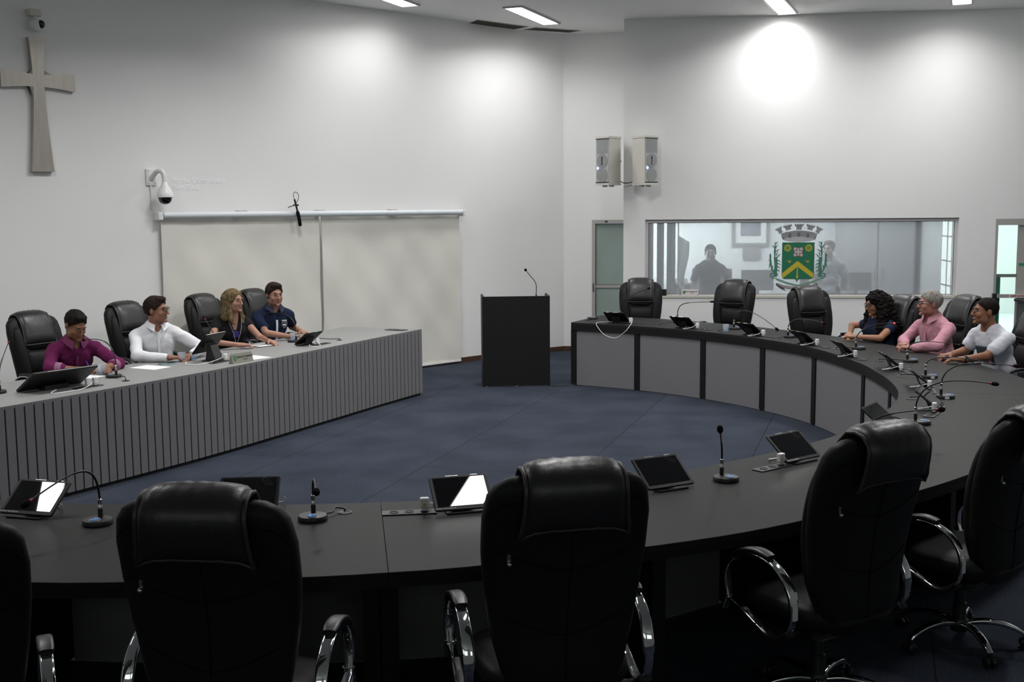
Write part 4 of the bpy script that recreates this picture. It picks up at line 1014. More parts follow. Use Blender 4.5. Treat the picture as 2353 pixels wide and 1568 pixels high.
def circ(cx, cy, r, n=20, a0=0): return [(cx + r * math.cos(a0 + 2 * math.pi * k / n), cy + r * math.sin(a0 + 2 * math.pi * k / n)) for k in range(n)]
def gear(cx, cy, r):
    out = []
    for k in range(48):
        a = 2 * math.pi * k / 48; rr = r * (1.0 if (k % 4) < 2 else .80); out.append((cx + rr * math.cos(a), cy + rr * math.sin(a)))
    return out
grn = (.012, .15, .075); yel = (.50, .40, .03); gry = (.30, .30, .31); dgr = (.14, .14, .15); mar = (.20, .06, .08)
shield = [(785, 532), (1352, 532), (1352, 1130), (1338, 1170), (1300, 1190), (1110, 1190), (1075, 1205), (1055, 1245), (1035, 1205), (1010, 1190), (835, 1190), (800, 1172), (785, 1130)]
dec('shield_outline', [shield], (.03, .05, .04), 0)
dec('shield_field', [[(CX + (x - CX) * .985, 860 + (y - 860) * .985) for x, y in shield]], grn, 1)
dec('chevron', [[(790, 1085), (1062, 862), (1342, 1085), (1342, 1145), (1325, 1166), (1062, 968), (815, 1166), (792, 1150)]], yel, 2)
dec('sword', [[(1050, 985), (1066, 985), (1070, 1130), (1085, 1140), (1085, 1150), (1068, 1152), (1066, 1185), (1050, 1185), (1048, 1152), (1032, 1150), (1032, 1140), (1047, 1130)]], yel, 2)
dec('gears', [gear(882, 632, 66), gear(1252, 632, 66)], yel, 2)
dec('gear_centres', [circ(882, 632, 38), circ(1252, 632, 38)], grn, 3)
dec('gear_spokes', [[(882 - 40, 628), (922, 628), (922, 636), (842, 636)], [(878, 592), (886, 592), (886, 672), (878, 672)], [(1212, 628), (1292, 628), (1292, 636), (1212, 636)], [(1248, 592), (1256, 592), (1256, 672), (1248, 672)]], yel, 4)
dec('centre_square', [[(985, 620), (1152, 620), (1152, 785), (985, 785)]], mar, 2)
dec('square_corners', [[(a, b_), (a + 50, b_), (a + 50, b_ + 50), (a, b_ + 50)] for a in (990, 1097) for b_ in (625, 730)], (.45, .42, .42), 3)
dec('white_cross', [[(1055, 635), (1083, 635), (1083, 770), (1055, 770)], [(1003, 688), (1135, 688), (1135, 716), (1003, 716)]], (.55, .55, .55), 4)
bee = []
for cx in (908, 1228):
    bee += [[(cx - 45, 848), (cx - 5, 852), (cx + 5, 862), (cx - 10, 860)], [(cx - 30, 872), (cx, 868), (cx + 40, 880), (cx + 20, 900), (cx, 890)], [(cx + 5, 862), (cx + 50, 850), (cx + 20, 874)]]
dec('bees', bee, (.42, .34, .03), 2)
# crown of five towers following an arc
tw = []; ca = (1075, 900 + 460)
def arcp(ang, r): a = math.radians(ang); return (ca[0] + r * 1.0 * math.sin(a), 1330 - r * math.cos(a))
wall_ = [(755, 378), (850, 345), (960, 325), (1075, 318), (1190, 325), (1300, 345), (1400, 378), (1358, 485), (1270, 450), (1170, 435), (1075, 430), (980, 435), (880, 450), (795, 485)]
dec('crown_wall', [wall_], gry, 0)
dec('crown_base', [[(795, 487), (880, 452), (980, 437), (1075, 432), (1170, 437), (1270, 452), (1358, 487), (1260, 512), (1160, 524), (1075, 527), (990, 524), (890, 512)]], (.42, .43, .44), 0)
for cx, cy, w0, w1, h_, a in ((738, 322, 118, 70, 100, -28), (880, 272, 150, 95, 80, -13), (1075, 262, 155, 100, 95, 0), (1270, 272, 150, 95, 80, 13), (1412, 322, 118, 70, 100, 28)):
    ra = math.radians(a); 
    def tr_(x, y): return (cx + x * math.cos(ra) - y * math.sin(ra), cy + x * math.sin(ra) + y * math.cos(ra))
    up = -h_ / 2; q = []
    k = w0 / 7.0; xs = -w0 / 2
    for i in range(4):
        q += [(xs + 2 * i * k, up - 14), (xs + (2 * i + 1) * k, up - 14)]
        if i < 3: q += [(xs + (2 * i + 1) * k, up), (xs + (2 * i + 2) * k, up)]
    q += [(w0 / 2, up + 22), (w1 / 2, up + 34), (w1 / 2, h_ / 2), (-w1 / 2, h_ / 2), (-w1 / 2, up + 34), (-w0 / 2, up + 22)]
    tw.append([tr_(*p) for p in q])
dec('crown_towers', tw, gry, 1)
ln = []
for r_ in (345, 372, 400): ln.append([(790 + (r_ - 345) * .35, r_ + 25), (1075, r_ - 5), (1360 - (r_ - 345) * .35, r_ + 25), (1360 - (r_ - 345) * .35, r_ + 28), (1075, r_ - 2), (790 + (r_ - 345) * .35, r_ + 28)])
for x in (835, 990, 1130, 1160, 1310): ln.append([(x, 350), (x + 3, 350), (x + 3, 440), (x, 440)])
dec('stone_joints', ln, dgr, 2)
def door_(cx, cy, s_=1.0): return [(cx - 28 * s_, cy + 40), (cx - 28 * s_, cy - 15), (cx - 16 * s_, cy - 36), (cx, cy - 42), (cx + 16 * s_, cy - 36), (cx + 28 * s_, cy - 15), (cx + 28 * s_, cy + 40)]
dec('crown_gates', [door_(1072, 392), door_(915, 408), door_(1228, 408), [(770, 415), (800, 425), (812, 470), (800, 482), (785, 470)], [(1382, 415), (1352, 425), (1340, 470), (1352, 482), (1367, 470)]], dgr, 2)
lvs = {-1: [], 1: []}
def leaf(x, y, ang, L, w_=12):
    a = math.radians(ang); c, s_ = math.cos(a), math.sin(a)
    pr = [(0, -w_ * .6), (L * .35, -w_), (L * .75, -w_ * .7), (L, w_ * .6), (L * 1.02, w_ * 1.6), (L * .85, w_ * .3), (L * .4, w_ * .7), (0, w_ * .6)]
    return [(x + p * c - q * s_, y + p * s_ + q * c) for p, q in pr]
for sg in (-1, 1):
    X = lambda x: CX + sg * (x - CX) if sg > 0 else x
    def mx(x): return x if sg < 0 else 2 * 1068 - x
    stems = [[(655, 520), (668, 520), (675, 700), (665, 800), (648, 800), (640, 700)], [(640, 800), (700, 790), (712, 900), (705, 1060), (690, 1150), (650, 1150), (640, 1050), (655, 950)], [(563, 745), (592, 740), (600, 860), (612, 960), (640, 1040), (650, 1080), (625, 1060), (590, 980), (570, 880)]]
    lv = lvs[sg]
    for st in stems: lv.append([(mx(x), y) for x, y in st])
    for (x, y, ang, L) in ((665, 640, -60, 95), (650, 620, 215, 60), (668, 700, -35, 90), (680, 780, -70, 100), (700, 800, -50, 90), (700, 850, 20, 70), (705, 905, 25, 70), (705, 960, 30, 65), (700, 1020, 35, 70), (690, 1080, 50, 60), (690, 1150, -70, 60), (600, 860, 190, 60), (575, 900, 100, 100), (630, 940, 110, 110), (640, 1080, 160, 70), (650, 1130, 170, 70), (605, 1080, 110, 70), (660, 1180, 200, 80), (590, 780, 260, 60), (670, 560, -50, 60)):
        P0 = leaf(x, y, ang, L); lv.append([(mx(px), py) for px, py in P0])
dec('branch', lvs[-1], (.06, .20, .13), 0); dec('branch', lvs[1], (.06, .20, .13), 0)
dec('lower_garland', [[(640, 1150), (720, 1180), (830, 1225), (950, 1262), (1068, 1290), (1190, 1262), (1310, 1225), (1430, 1180), (1500, 1150), (1440, 1205), (1320, 1262), (1200, 1300), (1068, 1318), (940, 1300), (820, 1262), (700, 1210)]], (.16, .30, .22), 1)
dec('ribbon', [[(690, 1265), (720, 1262), (820, 1300), (950, 1322), (1068, 1328), (1190, 1322), (1310, 1300), (1395, 1262), (1420, 1270), (1420, 1300), (1330, 1345), (1200, 1370), (1068, 1375), (930, 1370), (820, 1350), (870, 1400), (790, 1375), (700, 1310), (684, 1285)]], (.07, .06, .07), 0)
dec('ribbon_face', [[(700, 1276), (722, 1272), (820, 1309), (950, 1331), (1068, 1337), (1190, 1331), (1310, 1309), (1392, 1272), (1410, 1280), (1405, 1296), (1328, 1336), (1200, 1361), (1068, 1366), (930, 1361), (820, 1338), (735, 1300)]], (.34, .30, .31), 1)
# --- room behind the window, its greys muted to carry the haze of reflections ---
BK0 = 3.0
M['backwall'] = mat('control_room_paint', (.62, .64, .66), .8)
b = MB(); WR.slab(b, .2, 4.72, -.0, 3.0, -BK0 - .1, -BK0); WR.slab(b, .20, .29, 0, 3.0, -BK0, -.2); WR.slab(b, 4.62, 4.72, 0, 3.0, -BK0, -.2); struct(b.build('wall_control_room', M['backwall'], smooth=None))
b = MB(); WR.slab(b, .2, 4.72, 2.75, 2.85, -BK0, -.19); struct(b.build('ceiling_control_room', M['ceiling'], smooth=None))
b = MB(); WR.slab(b, .2, 8.4, -.06, .0, -BK0 - 5, -.3); struct(b.build('floor_control_room', mat('back_floor', (.35, .36, .35), .5), smooth=None))
M['daylight'] = mat('daylight_pane', (.90, 1.0, .96), .5, emit=1.0)
b = MB(); WR.slab(b, .291, .296, .9, 2.2, -2.9, -1.3); o = struct(b.build('window_5', mat('bright_daylight_pane', (.95, 1.0, .97), .5, emit=7.0), smooth=None))
b = MB(); WR.slab(b, 4.61, 4.618, .5, 2.2, -1.30, -.5); o = struct(b.build('window_6', M['daylight'], smooth=None))
g = MB()
for dd in (-.75, -1.0): WR.slab(g, 4.60, 4.609, .5, 2.2, dd, dd + .03)
for z in (1.0, 1.35, 1.7): WR.slab(g, 4.60, 4.609, z, z + .02, -1.30, -.5)
g.build('window_mullions', M['alu'], o, smooth=None)
def area(name, loc, rot, sx, sy, e, col=(1, 1, 1)):
    d = bpy.data.lights.new(name, 'AREA'); d.shape = 'RECTANGLE'; d.size = sx; d.size_y = sy; d.energy = e; d.color = col
    o = bpy.data.objects.new(name, d); COL.objects.link(o); o.location = loc; o.rotation_euler = rot; return o
area('control_room_light', WR.P(2.2, 2.70, -1.6), (0, 0, WR.rz), 3.0, .6, 80)
def wthing(nm, label, cat, a, z, d, grp=None): return thing(nm, label, cat, WR.P(a, z, d), WR.rz, grp)
t = wthing('picture_frame', 'framed picture on the wall behind the window pane', 'picture', 2.02, 1.90, -2.97)
b = MB()
for c, dm in (((0, 0, .36), (.60, .03, .05)), ((0, 0, -.36), (.60, .03, .05)), ((-.275, 0, 0), (.05, .03, .68)), ((.275, 0, 0), (.05, .03, .68))): b.box(c, dm)
b.build('frame', mat('frame_grey', (.22, .22, .22), .5), t, smooth=None)
b = MB(); b.box((0, .008, 0), (.50, .008, .68)); b.build('mount', mat('picture_mount', (.62, .64, .63), .7), t, smooth=None)
b = MB(); b.box((0, .002, .06), (.32, .006, .56)); b.build('picture', mat('picture_print', (.17, .17, .20), .6, var=.3, vs=6), t, smooth=None)
b = MB(); b.box((0, 0, 0), (.28, .02, .20)); o = b.build('wall_plaque', mat('plaque_grey', (.22, .22, .22), .5), loc=WR.P(2.04, 1.40, -2.97), rot=WR.rz, smooth=None); tag(o, 'plain grey plaque under the framed picture behind the window', 'plaque')
t = wthing('control_desk', 'long grey control desk behind the window glass', 'desk', 2.25, 0, -2.10)
gm = mat('control_desk_grey', (.13, .135, .14), .6)
b = MB(); b.box((0, 0, .74), (3.2, .55, .03)); b.build('worktop', gm, t, smooth=None)
b = MB(); b.box((0, .0, .37), (3.1, .5, .70)); b.build('body', gm, t, smooth=None)
for i, (a, w_, h_) in enumerate(((1.35, .62, .34), (2.05, .50, .32), (2.95, .50, .36), (3.55, .46, .28))):
    t = wthing('computer_screen', ['dark screen on the control desk at the far left behind the glass', 'dark screen second from the left on the control desk', 'dark screen right of the coat of arms on the control desk', 'rightmost dark screen on the control desk'][i], 'monitor', a, .755, -2.1, 'screens on the control desk')
    b = MB(); b.rbox((0, 0, .10 + h_ / 2), (w_, .04, h_), .01); b.build('screen_body', gm, t)
    b = MB(); b.box((0, .03, .06), (.06, .04, .12)); b.box((0, .02, .006), (.22, .16, .012)); b.build('stand', gm, t, smooth=None)
t = wthing('office_printer', 'small grey printer by the left end of the window glass', 'printer', .80, .86, -1.0)
b = MB(); b.rbox((0, 0, .09), (.36, .30, .18), .03); b.build('body', mat('printer_grey', (.16, .16, .17), .5), t); b = MB(); b.box((0, 0, .20), (.26, .02, .10), Matrix.Rotation(-.4, 3, 'X')); b.build('paper_tray', M['paper'], t, smooth=None)
t = wthing('side_table', 'side table carrying the printer behind the glass', 'table', .80, 0, -1.0); b = MB(); b.box((0, 0, .84), (.9, .45, .03)); b.build('top', gm, t, smooth=None)
for x in (-.4, .4):
    for y in (-.18, .18): b = MB(); b.box((x, y, .413), (.04, .04, .825)); b.build('leg', gm, t, smooth=None)
# curtains at the left inside the window
t = wthing('curtain', 'grey vertical curtain strips at the left end of the window', 'curtain', .50, 0, -.45)
cm = mat('curtain_grey', (.34, .37, .40), .8)
for i, (x, w_) in enumerate(((-.16, .16), (.02, .10), (.17, .12))):
    b = MB(); ring = []
    n = 18; vs = []
    for k in range(n + 1): u = k / n; vs.append((x - w_ / 2 + w_ * u, .02 * math.sin(u * 14 + i)))
    b.loft([[Vector((p[0], p[1] - .003, .95)), Vector((p[0], p[1] + .003, .95)), Vector((p[0], p[1] + .003, 2.1)), Vector((p[0], p[1] - .003, 2.1))] for p in vs]); b.build('curtain_strip', cm, t, smooth=60)
t = wthing('flag', 'pale folded flag hanging beside the curtain behind the glass', 'flag', .78, 0, -.75)
b = MB(); b.cyl((0, 0, 0), (0, 0, 2.0), .012, seg=10); b.build('flag_pole', M['silver'], t)
b = MB(); b.loft([[Vector((.0 + .16 * u * (1 - .5 * v) + .015 * math.sin(7 * v), .03 * math.sin(u * 9 + v * 3) + dy, 1.75 - v * .75 - .10 * u)) for dy in (-.003, .003) for u in ([k / 8 for k in range(9)] if dy < 0 else [1 - k / 8 for k in range(9)])] for v in [k / 10 for k in range(11)]]); b.build('flag_cloth', mat('flag_white', (.75, .80, .78), .8), t, smooth=60)
# cabinet-like white opening on the right of the control room
t = wthing('cabinet', 'tall grey cupboard at the right end of the control room', 'cabinet', 3.95, 0, -2.76)
cg = mat('cupboard_grey', (.30, .31, .33), .6)
b = MB(); b.box((0, 0, 1.05), (1.15, .45, 2.1)); b.build('body', cg, t, smooth=None)
for x in (-.28, .28): b = MB(); b.box((x, -.235, 1.05), (.53, .018, 1.95)); d_ = b.build('door', mat('cupboard_door', (.36, .37, .39), .6), t, smooth=None); b = MB(); b.box((x - math.copysign(.22, x), -.255, 1.1), (.015, .02, .16)); b.build('handle', M['alu'], d_, smooth=None)
# nameplate and black box on the sill
nameplate(WR.P(.915, WZ0 + .029, -.02), WR.rz, 'pale nameplate with a small green crest on the window sill', 'EMILIO MASTERGETA', 'Vereador', mat('nameplate_pale', (.55, .50, .50), .5), W=.215, H=.09)
b = MB(); b.rbox((0, 0, .045), (.07, .05, .09), .006); o = b.build('small_black_box', M['black_pl'], loc=WR.P(.565, WZ0 + .029, -.02), rot=WR.rz); tag(o, 'small black box on the window sill beside an empty chair', 'box')

# ---------------- doors ----------------
b = MB(); wall_box(b, WB, BD0, 1.12, 1.925, 1.975, -.10, .004); wall_box(b, WB, BD0, BD0 + .05, 0, 1.925, -.10, .004); d1 = struct(b.build('door_1', M['alu'], smooth=None))
b = MB(); wall_box(b, WB, BD0 + .05, 1.12, .955, 1.0, -.06, -.03); b.build('middle_rail', M['alu'], d1, smooth=None)
b = MB(); wall_box(b, WB, BD0 + .052, 1.12, 1.0, 1.92, -.055, -.045); b.build('frosted_pane', frost, d1, smooth=None)
b = MB(); wall_box(b, WB, BD0 + .052, 1.12, .02, .955, -.055, -.045); b.build('frosted_pane', frost, d1, smooth=None)
b = MB()
for z0, z1 in ((1.0, 1.006), (1.913, 1.92), (.949, .955)): wall_box(b, WB, BD0 + .052, 1.12, z0, z1, -.045, -.040)
wall_box(b, WB, BD0 + .052, BD0 + .058, .02, 1.92, -.045, -.040); b.build('rubber_seal', M['groove'], d1, smooth=None)
b = MB(); wall_box(b, WB, BD0 + .012, BD0 + .034, .90, 1.03, .0045, .012); b.build('door_lock', M['silver'], d1, smooth=None)
b = MB(); wall_box(b, WB, .62, .66, 1.935, 1.96, .0045, .007); b.build('door_tag', M['wood'], d1, smooth=None)
b = MB(); wall_box(b, WB, 1.02, 1.10, 2.03, 2.035, .001, .006); wall_box(b, WB, 1.02, 1.10, 2.052, 2.056, .001, .006); o = b.build('wall_hook', M['silver'], smooth=None); tag(o, 'small metal hook above the frosted door', 'hook')
# door 2: glazed door to a bright corridor
b = MB(); wall_box(b, WR, DS0, DS1, 1.88, 1.965, -.10, .0); wall_box(b, WR, DS0, DS0 + .035, 0, 1.88, -.10, .0); wall_box(b, WR, DS1 - .04, DS1, 0, 1.88, -.10, 0); wall_box(b, WR, 5.275, 5.42, 0, 1.88, -.08, -.03)
d2 = struct(b.build('door_2', M['alu'], smooth=None))
gm2 = mat('grey_green_rail', (.17, .20, .19), .5)
b = MB(); wall_box(b, WR, DS0 + .035, 5.275, 1.18, 1.222, -.07, -.04); b.build('upper_rail', gm2, d2, smooth=None)
b = MB(); wall_box(b, WR, DS0 + .0, 6.4, .905, .955, -.02, .03); pb = b.build('push_bar', M['alu'], d2, smooth=None)
b = MB(); wall_box(b, WR, DS0 - .015, DS0 + .035, .895, .965, -.02, .05); b.build('bar_end', M['black_pl'], d2, smooth=None)
b = MB(); wall_box(b, WR, DS0 + .035, DS0 + .10, 0, 1.18, -.07, -.04); b.build('green_stile', mat('green_stile', (.02, .14, .09), .5), d2, smooth=None)
b = MB(); wall_box(b, WR, 5.165, 5.50, .908, .952, .031, .033); st = b.build('push_sticker', M['label'], d2, smooth=None)
text_mesh('lettering', 'EMPURRE', .040, Matrix.Translation(WR.P(5.18, .930, .034)) @ Matrix.Rotation(WR.rz, 4, 'Z') @ Matrix.Rotation(math.pi / 2, 4, 'X'), mat('sticker_red', (.30, .03, .05), .6), d2, align='LEFT', bold=.0012, spacing=1.15)
b = MB(); wall_box(b, WR, 5.29, 5.40, 1.335, 1.37, -.029, -.026); b.build('small_green_sign', mat('green_sign', (.03, .25, .12), .5), d2, smooth=None)
gcl = bpy.data.materials.new('door_glass'); gcl.use_nodes = True; nt = gcl.node_tree; nt.nodes.clear(); o_ = nd(nt, 'ShaderNodeOutputMaterial'); tr = nd(nt, 'ShaderNodeBsdfTransparent'); tr.inputs[0].default_value = (.9, .95, .93, 1); gl = nd(nt, 'ShaderNodeBsdfGlossy'); gl.inputs['Roughness'].default_value = .02; m2 = nd(nt, 'ShaderNodeMixShader'); m2.inputs[0].default_value = .05
nt.links.new(tr.outputs[0], m2.inputs[1]); nt.links.new(gl.outputs[0], m2.inputs[2]); nt.links.new(m2.outputs[0], o_.inputs[0])
b = MB(); wall_box(b, WR, DS0 + .036, 5.274, .02, 1.179, -.058, -.054); b.build('lower_pane', gcl, d2, smooth=None); b = MB(); wall_box(b, WR, DS0 + .036, 5.274, 1.223, 1.879, -.058, -.054); b.build('upper_pane', gcl, d2, smooth=None)
b = MB(); wall_box(b, WR, 5.42, DS1 - .04, .02, 1.879, -.058, -.054); b.build('side_pane', mat('dark_side_pane', (.12, .13, .13), .2), d2, smooth=None)
# corridor
tile = mat('pale_tiles', (.78, .84, .81), .25, spec=.6)
nt = tile.node_tree; tc = nd(nt, 'ShaderNodeTexCoord'); br = nd(nt, 'ShaderNodeTexBrick'); br.offset = 0; br.inputs['Scale'].default_value = 1; br.inputs['Brick Width'].default_value = .45; br.inputs['Row Height'].default_value = .9; br.inputs['Mortar Size'].default_value = .006
br.inputs['Color1'].default_value = (.78, .84, .81, 1); br.inputs['Color2'].default_value = (.80, .86, .83, 1); br.inputs['Mortar'].default_value = (.45, .5, .48, 1); nt.links.new(tc.outputs['Object'], br.inputs['Vector']); nt.links.new(br.outputs[0], nt.nodes['Principled BSDF'].inputs['Base Color'])
b = MB(); WR.slab(b, 4.0, 9.5, .001, .01, -7.4, -3.2); struct(b.build('floor_corridor', tile, smooth=None))
b = MB(); WR.slab(b, 3.5, 10, 0, 3, -7.6, -7.4); struct(b.build('wall_corridor', mat('corridor_wall', (.76, .80, .78), .7), smooth=None))
b = MB(); WR.slab(b, 3.5, 10, 2.9, 3.0, -7.4, -3.1); struct(b.build('ceiling_corridor', M['ceiling'], smooth=None))
area('corridor_light', WR.P(6.6, 2.85, -5.2), (0, 0, WR.rz), 4, 2.4, 120, (.92, 1, .97))
# ---------------- things on the curved wall ----------------
def wl(p, rzt=None):
    """nearest wall point with inward frame: local X runs to the right along the wall, -Y into the room"""
    best = None
    for a, b_ in zip(wp[:-1], wp[1:]):
        d = b_ - a; t_ = max(0, min(1, (Vector((p[0], p[1], 0)) - a).dot(d) / d.length_squared)); q = a + d * t_; e = (q - Vector((p[0], p[1], 0))).length
        if best is None or e < best[0]: best = (e, q, -d.normalized())
    return best[1], math.atan2(best[2].y, best[2].x)
q, rz = wl((-4.83, 11.775))
o = None
def flare(y0, y1, w0, w1, n=8, horiz=False):
    L = []
    for k in range(n + 1):
        t_ = k / n; w_ = w0 + (w1 - w0) * t_ ** 1.5; L.append((w_ / 2, y0 + (y1 - y0) * t_))
    return L
zc = 3.485
up = flare(.06, 3.91 - zc, .118, .168); dn = flare(-.06, 2.566 - zc, .118, .235); rt = flare(.059, .385, .125, .185); 
pts = [(x, y) for x, y in up] + [(-x, y) for x, y in up[::-1]] + [(-y, x) for x, y in rt] + [(-y, -x) for x, y in rt[::-1]] + [(-x, y) for x, y in dn] + [(x, y) for x, y in dn[::-1]] + [(y, -x) for x, y in rt] + [(y, x) for x, y in rt[::-1]]
b = MB(); n = len(pts)
F_ = [(x, -.062, z) for x, z in pts]; B_ = [(x, -.001, z) for x, z in pts]
b.add(F_ + B_, [tuple(range(n - 1, -1, -1)), tuple(range(n, 2 * n))] + [(i, (i + 1) % n, n + (i + 1) % n, n + i) for i in range(n)])
o = b.build('wall_cross', M['steel'], loc=(q.x, q.y, zc), rot=rz, smooth=None); tag(o, 'large brushed metal cross with flared ends on the left wall', 'cross')
# dome camera above the cross
q, rz = wl((-4.83, 11.775)); t = thing('dome_camera', 'small white dome camera with black eye above the metal cross', 'camera', (q.x, q.y, 4.04), rz)
b = MB(); b.rbox((-.01, -.05, .115), (.125, .10, .065), .008); b.build('junction_box', M['cream'], t)
b = MB(); b.cyl((0, -.055, .05), (0, -.055, .085), .02, seg=12); b.build('neck', M['whitepl'], t)
b = MB(); b.ball((0, -.07, -.005), (.066, .066, .066), 20); b.build('housing', M['whitepl'], t, smooth=80)
b = MB(); b.ball((.030, -.105, .0), (.044, .044, .044), 18); b.build('lens_dome', M['screen'], t, smooth=80)
# ptz camera
q, rz = wl((-3.99, 12.66)); t = thing('wall_camera', 'white surveillance camera on a curved arm left of the projector screen tube', 'camera', (q.x, q.y, 2.53), rz)
b = MB(); b.rbox((0, -.012, 0), (.125, .024, .185), .010, None); b.build('mounting_plate', M['whitepl'], t)
for x in (-.04, .04):
    for z in (-.07, .07): b = MB(); b.cyl((x, -.024, z), (x, -.028, z), .007, seg=8); b.build('bolt', M['alu'], t)
arm = crom([(0, -.02, -.02), (.005, -.08, .03), (.02, -.14, .065), (.045, -.18, .055), (.060, -.19, .0), (.062, -.19, -.07)], 5)
b = MB(); b.tube(arm, .027, 14); b.build('curved_arm', M['whitepl'], t, smooth=80)
b = MB(); b.lathe([(.022, -.05), (.030, -.06), (.035, -.09), (.065, -.13), (.085, -.17), (.092, -.20), (.092, -.222), (.080, -.228), (0, -.228)], 28, c=(.062, -.19, 0)); b.build('housing', M['whitepl'], t, smooth=60)
b = MB(); b.lathe([(.074, -.226), (.073, -.24), (.066, -.265), (.048, -.288), (.02, -.300), (0, -.302)], 24, c=(.062, -.19, 0)); b.build('lens_dome', M['screen'], t, smooth=80)
b = MB(); b.cyl((-.01, -.012, -.094), (0, -.012, -.36), .011, seg=8); b.build('conduit', M['whitepl'], t)
# projected words on the wall: pale text mesh, projector light put into its colour
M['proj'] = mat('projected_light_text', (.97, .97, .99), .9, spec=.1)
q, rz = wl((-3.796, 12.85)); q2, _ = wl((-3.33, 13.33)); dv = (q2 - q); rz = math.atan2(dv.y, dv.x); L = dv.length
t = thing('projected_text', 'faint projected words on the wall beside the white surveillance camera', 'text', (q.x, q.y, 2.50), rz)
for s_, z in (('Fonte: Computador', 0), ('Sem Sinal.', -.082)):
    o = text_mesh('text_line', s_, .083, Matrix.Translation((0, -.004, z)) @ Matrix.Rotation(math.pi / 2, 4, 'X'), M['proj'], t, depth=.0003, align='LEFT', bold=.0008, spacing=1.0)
# projector screen tube and two roller blinds
T0, T1 = Vector((-3.956, 12.688, 0)), Vector((-.721, 15.832, 0)); td = (T1 - T0).normalized(); tn = Vector((td.y, -td.x, 0)); TL = (T1 - T0).length; trz = math.atan2(td.y, td.x)
t = thing('projector_screen', 'long white projector screen tube above the two roller blinds', 'projector screen', T0 + tn * .10 + Vector((0, 0, 2.108)), trz)
b = MB(); b.tube([(.03, 0, 0), (.032, 0, 0), (TL - .03, 0, 0), (TL - .028, 0, 0)], [.030, .036, .036, .030], 20); b.build('tube', mat('screen_tube', (.66, .70, .74), .35), t)
for x, w_ in ((-.01, .06), (TL - .02, .04)): b = MB(); b.rbox((x, .02, -.008), (w_, .12, .088), .012); b.build('end_cap', M['whitepl'], t)
for x in (1.05, 2.15, 3.30): b = MB(); b.box((x, .05, .042), (.10, .10, .008)); b.build('bracket', M['alu'], t, smooth=None)
fab = mat('beige_blind_fabric', (.73, .715, .66), .85, spec=.15, var=.02, vs=2.5)
bx = (T0 + td * ((Vector((-2.432, 14.227, 0)) - T0).dot(td)))
sm = (bx - T0).length
for i, (a0, a1, z0) in enumerate(((.03, sm - .02, .05), (sm + .012, TL - .035, .03))):
    t = thing('roller_blind', ['left beige roller blind hanging under the white tube', 'right beige roller blind hanging under the white tube'][i], 'blind', T0 + tn * .04, trz, 'beige roller blinds')
    b = MB(); nx, nz = 40, 30; rs = []
    for j in range(nz + 1):
        z = z0 + (2.10 - z0) * j / nz; r = []
        for k in range(nx + 1):
            x = a0 + (a1 - a0) * k / nx; u = (x - a0); f = math.sin(min(1, (2.1 - z) / .5) * 1.57) 
            y = .010 * math.sin(3.1 * x + 2.2 * z + i) * f + .007 * math.sin(6.5 * x - 4.1 * z + 2 * i) * f + .004 * math.sin(11 * x + 8 * z)
            r.append(Vector((x, y, z)))
        rs.append(r)
    b.loft([r + [p + Vector((0, .003, 0)) for p in r[::-1]] for r in rs]); b.build('fabric', fab, t, smooth=80)
    b = MB(); b.box(((a0 + a1) / 2, 0, z0 + .008), (a1 - a0, .016, .022)); b.build('bottom_bar', M['whitepl'], t, smooth=None)
    b = MB(); xx = a0 - .012 if i == 0 else a0 - .014; b.cyl((xx, -.03, .75), (xx, -.03, 2.06), .004, seg=6); b.build('pull_cord', M['cream'], t)
# hanging shotgun microphone
q = Vector((-2.66, 13.86, 0)); t = thing('hanging_microphone', 'black shotgun microphone hanging in front of the white screen tube', 'microphone', (q.x, q.y, 2.06), trz)
b = MB(); b.cyl((-.030, -.10, .225), (.01, -.10, .07), .011, .012, 12); b.build('microphone_body', M['black_pl'], t)
b = MB(); b.tube([(.005, -.10, .085), (.010, -.10, .070), (.030, -.10, -.02), (.040, -.10, -.085), (.043, -.10, -.10)], [.012, .021, .022, .022, .012], 16); b.build('foam_cover', M['foam'], t, smooth=80)
b = MB(); b.tube(crom([(-.030, -.10, .225), (-.045, -.10, .27), (-.03, -.10, .305), (.0, -.10, .31), (.03, -.10, .27), (.022, -.09, .21), (.0, -.06, .165)], 5), .0038, 6); b.build('cable', M['black_pl'], t)
b = MB(); b.box((.004, -.075, .155), (.035, .07, .02)); b.cyl((.01, -.05, .155), (.01, .10, .13), .006, seg=8); b.build('clamp', M['black_pl'], t, smooth=None)
